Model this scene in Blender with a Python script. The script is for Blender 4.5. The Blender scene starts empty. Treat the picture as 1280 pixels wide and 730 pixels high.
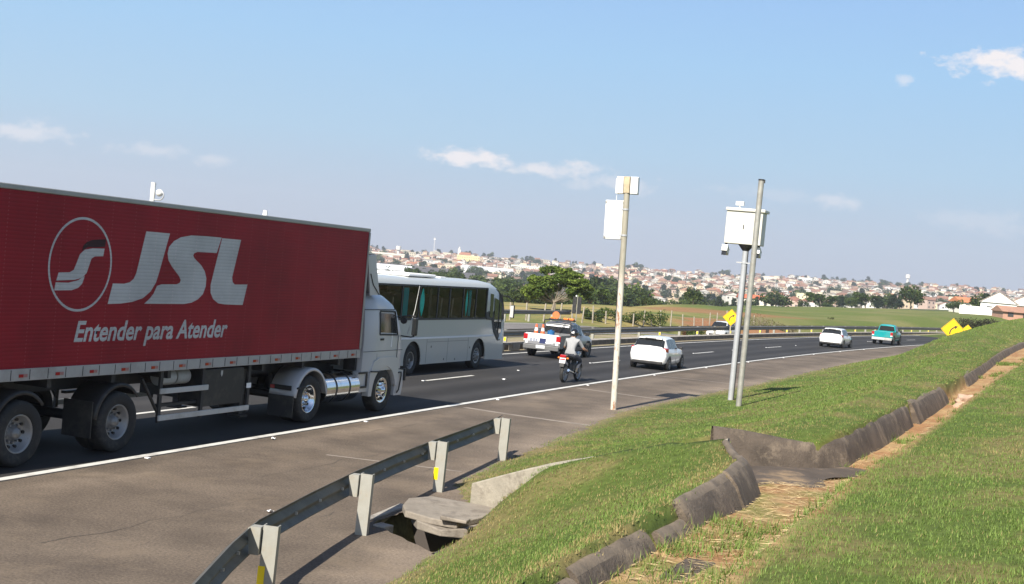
import bpy, bmesh, math, random
import numpy as np
from mathutils import Vector, Matrix
random.seed(7); np.random.seed(7)
rnd = random.Random(11)
scn = bpy.context.scene
col = scn.collection
R_ = math.radians

# ------------------------------------------------------------------ camera
F, ROLL, PITCH, CAMH = 1650.0, R_(5.1), R_(1.1608), 3.85
PHI = R_(21.334)
cp, sp = math.cos(PITCH), math.sin(PITCH)
cr, sr = math.cos(ROLL), math.sin(ROLL)
fw_ = np.array([0, cp, -sp]); up_ = np.array([0, sp, cp]); rt_ = np.array([1.0, 0, 0])
r2 = cr*rt_ + sr*up_; u2 = -sr*rt_ + cr*up_
cam_d = bpy.data.cameras.new('camera'); cam = bpy.data.objects.new('camera', cam_d); col.objects.link(cam)
cam_d.sensor_width = 36; cam_d.lens = F/1280*36; cam_d.clip_start = .1; cam_d.clip_end = 12000
cam.matrix_world = Matrix(((r2[0], u2[0], -fw_[0], 0), (r2[1], u2[1], -fw_[1], 0), (r2[2], u2[2], -fw_[2], CAMH), (0, 0, 0, 1)))
scn.camera = cam
scn.render.engine = 'CYCLES'
scn.cycles.use_denoising = True
scn.cycles.max_bounces = 6
scn.cycles.transparent_max_bounces = 12
scn.cycles.volume_bounces = 1
scn.cycles.sample_clamp_indirect = 8
scn.view_settings.view_transform = 'Standard'; scn.view_settings.look = 'None'
scn.view_settings.gamma = 1; scn.view_settings.use_curve_mapping = False
scn.view_settings.exposure = 0.85

# ------------------------------------------------------------------ sky and sun
SUN_TO = Vector((-.511, -1.0887, 1.0)).normalized()
wd = bpy.data.worlds.new('World'); scn.world = wd; wd.use_nodes = True
nt = wd.node_tree; nt.nodes.clear()
def wn(t, **k):
    n = nt.nodes.new(t)
    for a, b in k.items(): setattr(n, a, b)
    return n
out = wn('ShaderNodeOutputWorld'); bg = wn('ShaderNodeBackground'); bg.inputs[1].default_value = .08
sky = wn('ShaderNodeTexSky'); sky.sky_type = 'NISHITA'; sky.sun_disc = False
sky.sun_elevation = math.asin(SUN_TO.z); sky.sun_rotation = math.atan2(SUN_TO.x, SUN_TO.y)
sky.altitude = 600; sky.air_density = 1.0; sky.dust_density = 1.2; sky.ozone_density = 2.2
tc = wn('ShaderNodeTexCoord')
# clouds: each is a patch of the sky round a direction, broken up by noise
def ray_dir(px, py):
    d = r2*(px-640)/F - u2*(py-365)/F + fw_
    return d/np.linalg.norm(d)
nz = wn('ShaderNodeTexNoise'); nz.inputs['Scale'].default_value = 55; nz.inputs['Detail'].default_value = 7; nz.inputs['Roughness'].default_value = .62
mp = wn('ShaderNodeMapping'); mp.inputs['Scale'].default_value = (1, 1, 1.9)
nt.links.new(tc.outputs['Generated'], mp.inputs[0]); nt.links.new(mp.outputs[0], nz.inputs[0])
acc = None
def vmath(op, a, b=None):
    n = wn('ShaderNodeVectorMath', operation=op)
    for i, x in enumerate((a, b)):
        if x is None: continue
        if hasattr(x, 'is_linked'): nt.links.new(x, n.inputs[i])
        else: n.inputs[i].default_value = x
    return n
def fmath(op, a, b=None, c=None, clamp=False):
    n = wn('ShaderNodeMath', operation=op); n.use_clamp = clamp
    for i, x in enumerate((a, b, c)):
        if x is None: continue
        if hasattr(x, 'is_linked'): nt.links.new(x, n.inputs[i])
        else: n.inputs[i].default_value = x
    return n.outputs[0]
CLOUDS = [(1255, 82, 62, 20, 1.0), (1130, 100, 9, 7, .45), (600, 200, 70, 12, .95), (690, 213, 75, 11, .75), (770, 228, 60, 14, .4),
          (35, 165, 62, 13, .55), (190, 188, 58, 9, .35), (265, 200, 26, 8, .35), (1045, 252, 26, 10, .4), (1230, 278, 70, 14, .2), (960, 242, 70, 9, .15)]
for px, py, rx, ry, st in CLOUDS:
    c = ray_dir(px, py); a = ray_dir(px+40, py+3.5) - c; a /= np.linalg.norm(a); b = np.cross(a, c); b /= np.linalg.norm(b)
    df = vmath('SUBTRACT', tc.outputs['Generated'], tuple(c))
    ax = vmath('DOT_PRODUCT', df.outputs[0], tuple(a*F/rx)); bx = vmath('DOT_PRODUCT', df.outputs[0], tuple(b*F/ry))
    cz = vmath('DOT_PRODUCT', tc.outputs['Generated'], tuple(c))
    r = fmath('SQRT', fmath('ADD', fmath('MULTIPLY', ax.outputs['Value'], ax.outputs['Value']), fmath('MULTIPLY', bx.outputs['Value'], bx.outputs['Value'])))
    m = fmath('SUBTRACT', 1.15, r)                       # 1.15 at centre .. negative outside
    m = fmath('ADD', m, fmath('MULTIPLY', fmath('SUBTRACT', nz.outputs['Fac'], .52), 3.4))
    m = fmath('MULTIPLY', m, 1.25, clamp=True)
    m = fmath('MULTIPLY', m, fmath('LESS_THAN', r, 2.6))
    m = fmath('MULTIPLY', fmath('MULTIPLY', m, st), fmath('GREATER_THAN', cz.outputs['Value'], 0))
    acc = m if acc is None else fmath('MAXIMUM', acc, m)
mix = wn('ShaderNodeMixRGB'); nt.links.new(acc, mix.inputs[0]); mix.inputs[2].default_value = (6.6, 6.3, 6.4, 1)
# pale lavender band of haze low over the horizon
sepz = wn('ShaderNodeSeparateXYZ'); nt.links.new(tc.outputs['Generated'], sepz.inputs[0])
SKS = .08
def lin(c): return tuple(((x/255)/12.92 if x/255 <= .04045 else ((x/255+.055)/1.055)**2.4) for x in c)
SCALE = 1.06/(SKS*2**.85)
band = wn('ShaderNodeValToRGB'); nt.links.new(sepz.outputs[2], band.inputs[0]); cre = band.color_ramp
for k, (pos, c) in enumerate(((0.0, (185, 191, 207)), (.04, (183, 198, 216)), (.09, (174, 205, 230)), (.16, (162, 202, 238)), (.24, (150, 190, 239)))):
    e = cre.elements[k] if k < 2 else cre.elements.new(pos)
    e.position = pos; e.color = (*lin(c), 1)
bs_ = wn('ShaderNodeVectorMath', operation='SCALE'); nt.links.new(band.outputs[0], bs_.inputs[0]); bs_.inputs['Scale'].default_value = SCALE
hz = wn('ShaderNodeMapRange'); hz.interpolation_type = 'SMOOTHSTEP'
nt.links.new(sepz.outputs[2], hz.inputs[0])
for i, v in ((1, .22), (2, .55), (3, 1), (4, 0)): hz.inputs[i].default_value = v
hm = wn('ShaderNodeMixRGB'); nt.links.new(hz.outputs[0], hm.inputs[0]); nt.links.new(sky.outputs[0], hm.inputs[1]); nt.links.new(bs_.outputs[0], hm.inputs[2])
nt.links.new(hm.outputs[0], mix.inputs[1])
nt.links.new(mix.outputs[0], bg.inputs[0]); nt.links.new(bg.outputs[0], out.inputs[0])
sun_d = bpy.data.lights.new('sun', 'SUN'); sun = bpy.data.objects.new('sun', sun_d); col.objects.link(sun)
sun_d.energy = 5.0; sun_d.angle = R_(.55); sun_d.color = (1, .93, .82)
sun.rotation_euler = SUN_TO.to_track_quat('Z', 'Y').to_euler(); sun.location = (-60, -40, 140)

# ------------------------------------------------------------------ place: road coordinates (u along the road, w to the right of its edge line)
O_ = np.array([-1.78, 33.77]); D_ = np.array([math.sin(PHI), math.cos(PHI)]); N_ = np.array([math.cos(PHI), -math.sin(PHI)])
UC = 170.0
def cu(u):
    u = np.asarray(u, float); p = np.clip(u, 0, UC)
    return p*p/1580 + np.where(u > UC, (u-UC)*UC/790, 0)
def head(u): return PHI + math.atan(max(0, min(u, UC))/790)
def XY(u, w):
    u = np.asarray(u, float); w = np.asarray(w, float); v = w + cu(u)
    return O_[0]+u*D_[0]+v*N_[0], O_[1]+u*D_[1]+v*N_[1]
def UW(X, Y):
    du = (X-O_[0])*D_[0]+(Y-O_[1])*D_[1]; v = (X-O_[0])*N_[0]+(Y-O_[1])*N_[1]
    return du, v-cu(du)
def interp(x, xs, ys): return np.interp(x, xs, ys)
def sst(x): x = np.clip(x, 0, 1); return x*x*(3-2*x)
def w0f(u): return interp(u, [-40, -20, -17, -14, -12, -10, -7, -2, 5, 23, 60, 120], [9, 8, 7.3, 6.9, 6.3, 5.05, 4.65, 4.15, 3.35, 3.8, 3.4, 3.2])
def zbf(u): return interp(u, [-60, 20, 55, 90, 140], [1.88, 1.95, 2.15, 2.5, 3.0])
LU = [-60, -17.6, -16, -15.3, -13.45, -12.95, -12.6, -12.2, -11.5, -9.3, -4, 4, 10, 65, 300]
LW = [11.28, 11.28, 11.15, 11.0, 10.4, 10.35, 10.9, 11.4, 11.62, 11.8, 12.0, 12.3, 12.45, 12.5, 12.5]
RU = [-60, -23, -15, -8.6, -2, 8, 18, 65, 300]
RW = [12.2, 12.25, 12.44, 12.8, 13.05, 13.4, 13.8, 13.9, 13.9]
AE = [-200, 470, 640, 720, 800, 900, 1000, 1100, 1200, 1280, 1500, 2200]
ETOP = [2, 3, 6, 6, 9, 10, 14, 17, 20, 22, 20, 10]                      # ridge ground, pixels above the horizon at Y = 1500
EBASE = [-30, -30, -33, -34, -34, -28, -21, -13, -7, -8, -8, -10]
def bank(u, w):
    zb = zbf(u); a = w0f(u); t = np.clip((w-a)/(11.2-a), 0, 1)
    p = interp(u, [-18, -7, 0, 20, 40, 60, 90], [1, 1.05, 1.8, 1.8, 1.15, 1.0, .85])
    k = np.exp(-((u+13.1)/1.7)**2)
    z = zb*(1-k)*t**p + k*np.interp(w-(a-6.3)*np.clip((11.2-w)/4.5, 0, 1), [6.3, 6.45, 7.0, 7.5, 8.4, 9.4, 10.4, 11.2], [0, .06, .56, 1.0, 1.31, 1.62, 1.84, 1.88])
    z = z - .13*np.exp(-((u+12.45)/.75)**2-((w-11.25)/.55)**2)
    z = z + np.clip((w-12.4)/2.6, 0, 1)*.32 + np.clip(w-15, 0, 60)*.015
    return z + interp(u, [15, 43, 60, 80, 120], [0, .76, 1.05, 1.3, 1.5])*np.exp(-((w-9.3)/2.0)**2)*np.clip((w-3.3)/2, 0, 1)
def trench(u, w):
    l = interp(u, LU, LW); r = interp(u, RU, RW)
    d = np.clip((w-(l-.07*(u < -13.5)))/.10, 0, 1)*np.clip((r-.02-w)/.2, 0, 1)
    dep = interp(u, [-60, -24, -21, -19, -17, -14, 10, 40], [.17, .19, .22, .24, .34, .46, .34, .30])
    ch = np.clip((w-6.6)/.3, 0, 1)*np.clip((11-w)/.2, 0, 1)
    cu_ = -12.05-(w-6.4)*.26
    c = ch*np.clip((.27-np.abs(u-cu_))/.06, 0, 1)*.5
    return np.maximum(d*dep, c)
def zfar(X, Y):
    a = 640 + 1650*X/np.maximum(Y, 1); a = np.clip(a, -150, 2100)
    yc = interp(a, [560, 690, 860, 1000, 1100], [118, 128, 195, 300, 310])
    zf = interp(a, [860, 1000, 1100, 1200, 1300], [0, .2, 1.2, 2.0, 2.2])*sst((Y-140)/120)
    eb = interp(a, AE, EBASE); et = interp(a, AE, ETOP)
    zb = CAMH + eb*550/1650
    s = sst((Y-yc)/150); z = zf*(1-s)+zb*s
    t2 = np.clip((Y-850)/1250, 0, 1)**.85
    zc = CAMH + (eb+(et-eb)*t2)*Y/1650
    z = np.where(Y > 550, zc, z)
    zr = CAMH + et*2100/1650
    z = np.where(Y > 2100, zr - (Y-2100)*.035, z)
    return np.where(Y < 60, 0, z)
def zopp(u, w):        # the opposite carriageway sinks away from the median further on
    return -sst((u-50)/55)*1.5*np.clip((-11-w)/1.4, 0, 1)*np.clip((w+25)/4, 0, 1)*(1-sst((u-230)/80))
def hz_(X, Y):
    u, w = UW(X, Y)
    fade = 1-sst((u-190)/140)
    z = np.where(w > 3, bank(u, w)*fade, 0)
    z = z - np.where((u > -40) & (u < 100) & (w > 5) & (w < 15), trench(u, w), 0)
    z = z + zopp(u, w)
    # earth mound by the far verge
    z = z + 1.3*np.exp(-((X-26.5)/4.2)**2-((Y-138)/6)**2)
    f = np.clip((-w-21)/8, 0, 1) + np.clip((w-18)/8, 0, 1)
    z = z + np.clip(f, 0, 1)*(.18*np.sin(X*.13+Y*.05)+.12*np.sin(Y*.17-X*.07))*np.clip(Y/150, 0, 1)
    return z + zfar(X, Y)
def H(x, y): return float(hz_(np.array([float(x)]), np.array([float(y)]))[0])
def P3(u, w, z=None):
    x, y = XY(u, w); x, y = float(x), float(y)
    return (x, y, H(x, y) if z is None else z)
# ------------------------------------------------------------------ mesh builder, materials
class MB:
    def __init__(s): s.v = []; s.f = []; s.m = []; s.sm = []
    def add(s, vs, fs, mat=0, smooth=False):
        b = len(s.v); s.v += [tuple(map(float, p)) for p in vs]
        for f in fs: s.f.append(tuple(i+b for i in f)); s.m.append(mat); s.sm.append(smooth)
        return s
    def box(s, c, d, rz=0, mat=0, rx=0, ry=0):
        x, y, z = d[0]/2, d[1]/2, d[2]/2
        vs = [(-x,-y,-z),(x,-y,-z),(x,y,-z),(-x,y,-z),(-x,-y,z),(x,-y,z),(x,y,z),(-x,y,z)]
        M = Matrix.Rotation(rz, 3, 'Z') @ Matrix.Rotation(ry, 3, 'Y') @ Matrix.Rotation(rx, 3, 'X')
        vs = [tuple(M @ Vector(p) + Vector(c)) for p in vs]
        return s.add(vs, [(0,3,2,1),(4,5,6,7),(0,1,5,4),(1,2,6,5),(2,3,7,6),(3,0,4,7)], mat)
    def cyl(s, a, b, r, r1=None, n=16, mat=0, cap=True):
        a = Vector(a); b = Vector(b); r1 = r if r1 is None else r1
        d = (b-a).normalized(); t = d.orthogonal().normalized(); q = d.cross(t)
        vs = []
        for p, rr in ((a, r), (b, r1)):
            for i in range(n):
                an = 2*math.pi*i/n; vs.append(p + (t*math.cos(an)+q*math.sin(an))*rr)
        s.add(vs, [(i, (i+1) % n, n+(i+1) % n, n+i) for i in range(n)], mat, True)
        if cap: s.add(vs, [tuple(range(n-1, -1, -1)), tuple(range(n, 2*n))], mat)
        return s
    def tube(s, pts, r, n=8, mat=0):
        pts = [Vector(p) for p in pts]; rs = r if isinstance(r, (list, tuple)) else [r]*len(pts)
        ref = None; vs = []
        for i, p in enumerate(pts):
            d = (pts[min(i+1, len(pts)-1)]-pts[max(i-1, 0)]).normalized()
            if ref is None: ref = d.orthogonal().normalized()
            t = (ref-d*ref.dot(d)).normalized(); ref = t; q = d.cross(t)
            vs += [p+(t*math.cos(2*math.pi*k/n)+q*math.sin(2*math.pi*k/n))*rs[i] for k in range(n)]
        fs = [(i*n+k, i*n+(k+1) % n, (i+1)*n+(k+1) % n, (i+1)*n+k) for i in range(len(pts)-1) for k in range(n)]
        s.add(vs, fs, mat, True)
        return s.add(vs, [tuple(range(n-1, -1, -1)), tuple(range((len(pts)-1)*n, len(pts)*n))], mat)
    def lathe_x(s, prof, c=(0,0,0), n=32, mat=0, mats=None):   # prof: (x, r) about the x axis
        vs = [(c[0]+x, c[1]+r*math.cos(2*math.pi*i/n), c[2]+r*math.sin(2*math.pi*i/n)) for x, r in prof for i in range(n)]
        b = len(s.v); s.v += vs
        for j in range(len(prof)-1):
            for i in range(n):
                s.f.append((b+j*n+i, b+j*n+(i+1) % n, b+(j+1)*n+(i+1) % n, b+(j+1)*n+i)); s.m.append(mats[j] if mats else mat); s.sm.append(True)
        return s
    def prism(s, poly, t0, t1, fn, mat=0, smooth=False):   # fn(a, b, t) -> point; caps filled by fan triangulation through bmesh later
        n = len(poly)
        vs = [fn(a, b, t0) for a, b in poly]+[fn(a, b, t1) for a, b in poly]
        s.add(vs, [(i, (i+1) % n, n+(i+1) % n, n+i) for i in range(n)], mat, smooth)
        return s.add(vs, [tuple(range(n-1, -1, -1)), tuple(range(n, 2*n))], mat)
    def grid(s, rows, mat=0, smooth=True, close=False):
        n = len(rows[0]); vs = [p for r in rows for p in r]; fs = []
        for j in range(len(rows)-1):
            for i in range(n if close else n-1):
                k = (i+1) % n; fs.append((j*n+i, j*n+k, (j+1)*n+k, (j+1)*n+i))
        return s.add(vs, fs, mat, smooth)
    def mesh(s, name, mats, weld=False):
        me = bpy.data.meshes.new(name); me.from_pydata(s.v, [], s.f)
        for m in (mats if isinstance(mats, (list, tuple)) else [mats]): me.materials.append(m)
        me.polygons.foreach_set('material_index', s.m); me.polygons.foreach_set('use_smooth', s.sm)
        bm = bmesh.new(); bm.from_mesh(me)
        if weld: bmesh.ops.remove_doubles(bm, verts=bm.verts, dist=1e-4)
        bmesh.ops.recalc_face_normals(bm, faces=bm.faces); bm.to_mesh(me); bm.free(); me.update()
        return me
    def obj(s, name, mats, parent=None, bevel=0, weld=False, loc=None, rz=None):
        o = bpy.data.objects.new(name, s.mesh(name, mats, weld)); col.objects.link(o)
        if parent is not None: o.parent = parent
        if loc is not None: o.location = loc
        if rz is not None: o.rotation_euler = (0, 0, rz)
        if bevel:
            b = o.modifiers.new('bevel', 'BEVEL'); b.width = bevel; b.segments = 2; b.limit_method = 'ANGLE'; b.angle_limit = R_(40)
        return o
def thing(name, label, cat, loc=(0,0,0), rz=0, group=None):
    o = bpy.data.objects.new(name, None); col.objects.link(o); o.location = loc; o.rotation_euler = (0, 0, rz); o.empty_display_size = .3
    return tag(o, label, cat, group)
def tag(o, label, cat, group=None):
    o['label'] = label; o['category'] = cat
    if group: o['group'] = group
    return o
def struct(o, kind='structure'): o['kind'] = kind; return o
def copy_tree(o, parent=None, kids=None):
    c = o.copy(); col.objects.link(c); c.parent = parent
    for ch in list(o.children): copy_tree(ch, c)
    return c
def inst(name, o, parent, loc=None):           # another object on the same mesh
    c = bpy.data.objects.new(name, o.data); col.objects.link(c); c.parent = parent
    if loc is not None: c.location = loc
    for m in o.modifiers:
        if m.type == 'BEVEL':
            b = c.modifiers.new('bevel', 'BEVEL'); b.width = m.width; b.segments = m.segments; b.limit_method = 'ANGLE'; b.angle_limit = m.angle_limit
    return c

def mat(name, c, rough=.6, metal=0, coat=0, var=0, vs=3.0, bump=0, bs=40, dirt=None, dscale=1.2, spec=.5, emit=None, c2=None, detail=6, alpha=None):
    m = bpy.data.materials.new(name); m.use_nodes = True; n = m.node_tree.nodes; l = m.node_tree.links
    b = n['Principled BSDF']; b.inputs['Base Color'].default_value = (*c, 1); b.inputs['Roughness'].default_value = rough; b.inputs['Metallic'].default_value = metal
    b.inputs['Specular IOR Level'].default_value = spec
    if coat: b.inputs['Coat Weight'].default_value = coat; b.inputs['Coat Roughness'].default_value = .08
    tcn = n.new('ShaderNodeTexCoord'); src = None
    def noise(sc, det=detail, ro=.6):
        t = n.new('ShaderNodeTexNoise'); t.inputs['Scale'].default_value = sc; t.inputs['Detail'].default_value = det; t.inputs['Roughness'].default_value = ro
        l.new(tcn.outputs['Object'], t.inputs[0]); return t
    if var or c2:
        t = noise(vs); r = n.new('ShaderNodeValToRGB'); l.new(t.outputs['Fac'], r.inputs[0])
        r.color_ramp.elements[0].position = .3; r.color_ramp.elements[1].position = .7
        a = tuple(x*(1-var) for x in c); d = c2 if c2 else tuple(min(1, x*(1+var)) for x in c)
        r.color_ramp.elements[0].color = (*a, 1); r.color_ramp.elements[1].color = (*d, 1); src = r.outputs[0]
        l.new(src, b.inputs['Base Color'])
    if dirt:
        t = noise(dscale, 8, .7); r = n.new('ShaderNodeValToRGB'); l.new(t.outputs['Fac'], r.inputs[0])
        r.color_ramp.elements[0].position = .5; r.color_ramp.elements[1].position = .68; r.color_ramp.elements[1].color = (dirt[3],)*3+(1,)
        mx = n.new('ShaderNodeMixRGB'); l.new(r.outputs[0], mx.inputs[0])
        if src: l.new(src, mx.inputs[1])
        else: mx.inputs[1].default_value = (*c, 1)
        mx.inputs[2].default_value = (*dirt[:3], 1); l.new(mx.outputs[0], b.inputs['Base Color'])
    if bump:
        t = noise(bs, 4); bp = n.new('ShaderNodeBump'); bp.inputs['Strength'].default_value = bump; bp.inputs['Distance'].default_value = .02
        l.new(t.outputs['Fac'], bp.inputs['Height']); l.new(bp.outputs[0], b.inputs['Normal'])
    return m

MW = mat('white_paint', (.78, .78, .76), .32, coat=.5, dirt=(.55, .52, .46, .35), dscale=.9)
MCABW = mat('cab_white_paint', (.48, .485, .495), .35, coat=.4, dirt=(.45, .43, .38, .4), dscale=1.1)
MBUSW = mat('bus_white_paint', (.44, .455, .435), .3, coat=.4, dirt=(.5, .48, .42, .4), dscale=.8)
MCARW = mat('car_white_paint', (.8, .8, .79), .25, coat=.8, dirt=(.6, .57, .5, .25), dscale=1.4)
MSILV = mat('silver_paint', (.27, .275, .275), .35, metal=.5, coat=.5, dirt=(.3, .28, .25, .4))
MTEAL = mat('teal_paint', (.0, .25, .26), .3, coat=.7, dirt=(.1, .3, .28, .3))
MBLK = mat('black_plastic', (.015, .015, .016), .55, dirt=(.07, .065, .055, .5), dscale=3)
MRUB = mat('tyre_rubber', (.022, .022, .022), .85, dirt=(.075, .068, .058, .7), dscale=5, bump=.3, bs=60)
MSTEEL = mat('chassis_steel', (.02, .02, .022), .6, dirt=(.08, .07, .06, .6), dscale=2.5)
MALU = mat('polished_aluminium', (.72, .74, .77), .16, metal=1, dirt=(.4, .38, .34, .5), dscale=4)
MRIM = mat('grey_wheel_rim', (.3, .3, .3), .45, metal=.5, dirt=(.2, .18, .15, .7), dscale=6)
MGALV = mat('galvanised_steel', (.46, .47, .47), .42, metal=.55, var=.16, vs=9, dirt=(.33, .3, .26, .6), dscale=3)
MGLASS = mat('dark_glass', (.018, .02, .022), .06, spec=.6)
MRED = mat('red_tail_lens', (.38, .01, .015), .15, coat=.8)
MORG = mat('orange_lens', (.85, .2, .02), .3, coat=.5)
MLAMP = mat('clear_lamp', (.75, .75, .75), .1, coat=1)
MPLATE = mat('licence_plate_grey', (.55, .56, .57), .4)
MYEL = mat('yellow_reflector', (.85, .62, .0), .4)
MSIGN = mat('yellow_sign_face', (.82, .5, .0), .45, dirt=(.7, .45, .03, .4))
MSIGNB = mat('sign_black', (.02, .02, .02), .5)
MCONE = mat('cone_orange', (.85, .13, .04), .5)
MWHT = mat('reflective_white', (.8, .8, .8), .5)
MLINE = mat('road_line_white', (.60, .59, .55), .6, var=.08, vs=4, dirt=(.32, .3, .27, .8), dscale=2.2)
MCONC = mat('weathered_concrete', (.34, .31, .27), .9, var=.22, vs=2.2, bump=.5, bs=25, dirt=(.1, .09, .08, .8), dscale=2.6)
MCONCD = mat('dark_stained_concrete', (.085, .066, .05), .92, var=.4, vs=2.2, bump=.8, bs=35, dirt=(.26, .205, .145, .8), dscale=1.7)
MWOOD = mat('grey_wood', (.33, .29, .23), .9, var=.25, vs=6)
MSHIRT = mat('pale_grey_shirt', (.29, .295, .30), .9, var=.06, vs=8, bump=.2, bs=30)
MJEAN = mat('dark_jeans', (.035, .04, .055), .9, var=.2, vs=10)
MSKIN = mat('brown_skin', (.34, .19, .12), .6)
MSHOE = mat('dark_shoe', (.03, .028, .025), .7)
MHELM = mat('black_helmet', (.012, .012, .014), .2, coat=1)
# ------------------------------------------------------------------ ground
def vnoise(x, y, sc, seed=0, oct_=4):
    x = np.asarray(x, float)*sc; y = np.asarray(y, float)*sc; tot = 0; amp = 1; nrm = 0
    for o in range(oct_):
        xi = np.floor(x); yi = np.floor(y); fx = x-xi; fy = y-yi; fx = fx*fx*(3-2*fx); fy = fy*fy*(3-2*fy)
        def h(a, b):
            k = np.sin(a*127.1+b*311.7+seed*74.7+o*19.19)*43758.5453; return k-np.floor(k)
        v = (h(xi, yi)*(1-fx)+h(xi+1, yi)*fx)*(1-fy)+(h(xi, yi+1)*(1-fx)+h(xi+1, yi+1)*fx)*fy
        tot = tot+v*amp; nrm += amp; amp *= .5; x = x*2.03+5.2; y = y*2.03+1.7
    return tot/nrm
def ar(a, b, s): return list(np.arange(a, b, s))
US = ar(-80, -30, 5)+ar(-30, -8, .2)+ar(-8, 20, .4)+ar(20, 60, 1.2)+ar(60, 140, 2.5)+ar(140, 320, 5)+ar(320, 1800, 20)+ar(1800, 5200, 170)
WS = ar(-4200, -600, 100)+ar(-600, -60, 10)+ar(-60, -8, 1.5)+ar(-8, 3, 1)+ar(3, 10, .2)+ar(10, 14.4, .07)+ar(14.4, 30, .8)+ar(30, 120, 10)+ar(120, 700, 50)
US = np.array(US); WS = np.array(WS)
UU, WW = np.meshgrid(US, WS, indexing='ij'); GX, GY = XY(UU, WW); GZ = hz_(GX, GY)
inlet = (UU > -15.1) & (UU < -12.35) & (WW > np.interp(UU, [-15.1, -13.9], [7.0, 5.45])) & (WW < 6.95)
GZ = GZ - np.where(WW < w0f(UU)+.1, .025, 0) - np.where((UU > 330), 0, 0)
GZ = GZ - np.where(inlet, .75, 0)
n1 = vnoise(GX, GY, .9, 1); n2 = vnoise(GX, GY, .12, 2); n3 = vnoise(GX, GY, 3.1, 3); n4 = vnoise(GX, GY, .03, 4)
def lerp(a, b, t): return a*(1-t[..., None])+b*t[..., None]
C = lambda *c: np.broadcast_to(np.array(c, float), GX.shape+(3,)).copy()
gcol = lerp(C(.075, .105, .022), C(.15, .13, .05), sst((n1-.42)*4))                 # turf soil
far = sst((GY-55)/30)
hill = lerp(C(.105, .135, .032), C(.17, .165, .06), sst((n2-.38)*3.2))
hill = lerp(hill, C(.075, .105, .026), sst((n4-.55)*5)*.7)
AA = 640+1650*GX/np.maximum(GY, 1)
dry = lerp(C(.30, .235, .09), C(.20, .18, .065), sst((n2-.4)*4))
dry = lerp(dry, C(.125, .155, .04), sst((n1*.5+n2*.5-.53)*7))
mdry = sst((905-AA+(n2-.5)*260)/70)*(WW < -21)*sst((290-GY)/60)
hill = lerp(hill, dry, mdry)
red = sst((1.25-np.sqrt(((GX-26.5)/7.5)**2+((GY-134)/9)**2)-(n1-.5)*1.2)*3)
red = np.maximum(red, sst((1.1-np.sqrt(((GX-24)/13)**2+((GY-175)/14)**2)-(n2-.5)*1.6)*3)*.8)
hill = lerp(hill, lerp(C(.30, .135, .07), C(.22, .13, .06), n1), red)
gcol = lerp(gcol, hill, np.where(WW < 3, sst((-WW-8)/4), far))
verge = ((WW < -19.5) & (WW > -22.5)) * 1.0
gcol = lerp(gcol, lerp(C(.115, .15, .035), C(.2, .18, .07), sst((n1-.45)*4)), verge*.85)
med = ((WW > -12.4) & (WW < -7.5))*1.0
gcol = lerp(gcol, lerp(C(.27, .225, .15), C(.16, .17, .06), sst((n1-.5)*5)), med)
city = sst((GY-700)/150)
gcol = lerp(gcol, lerp(C(.05, .065, .03), C(.17, .125, .085), sst((n2-.42)*5)), city)
val = sst((GY-330)/60)*(1-city); gcol = lerp(gcol, C(.045, .062, .022), val*.8)
ch = np.clip((WW-interp(UU, LU, LW))/.12, 0, 1)*np.clip((interp(UU, RU, RW)+.16-WW)/.15, 0, 1)*(UU < 110)*(UU > -60)
dirt = lerp(C(.30, .165, .08), C(.37, .25, .125), sst((n3-.35)*3))
dirt = lerp(dirt, C(.14, .17, .045), sst((n1-.60)*8)*.7*(UU < -12))
gcol = lerp(gcol, dirt, np.minimum(ch, 1))
edge = np.clip(1-np.abs(WW-w0f(UU)-.15)/.5, 0, 1)*(WW > 2)*(UU < 130); gcol = lerp(gcol, C(.22, .17, .1), edge*.8)
np.random.seed(3)
me = bpy.data.meshes.new('ground'); nu, nw = UU.shape
idx = np.arange(nu*nw).reshape(nu, nw)
quads = np.stack([idx[:-1, :-1], idx[1:, :-1], idx[1:, 1:], idx[:-1, 1:]], -1).reshape(-1, 4)
me.vertices.add(nu*nw); me.vertices.foreach_set('co', np.stack([GX, GY, GZ], -1).ravel())
me.loops.add(quads.size); me.loops.foreach_set('vertex_index', quads.ravel().astype(np.int32))
me.polygons.add(len(quads)); me.polygons.foreach_set('loop_start', np.arange(0, quads.size, 4, dtype=np.int32))
me.polygons.foreach_set('use_smooth', np.ones(len(quads), bool)); me.update(calc_edges=True)
at = me.color_attributes.new('gcol', 'FLOAT_COLOR', 'POINT'); at.data.foreach_set('color', np.concatenate([gcol, np.ones(gcol.shape[:2]+(1,))], -1).ravel().astype(np.float32))
me.validate()
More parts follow.
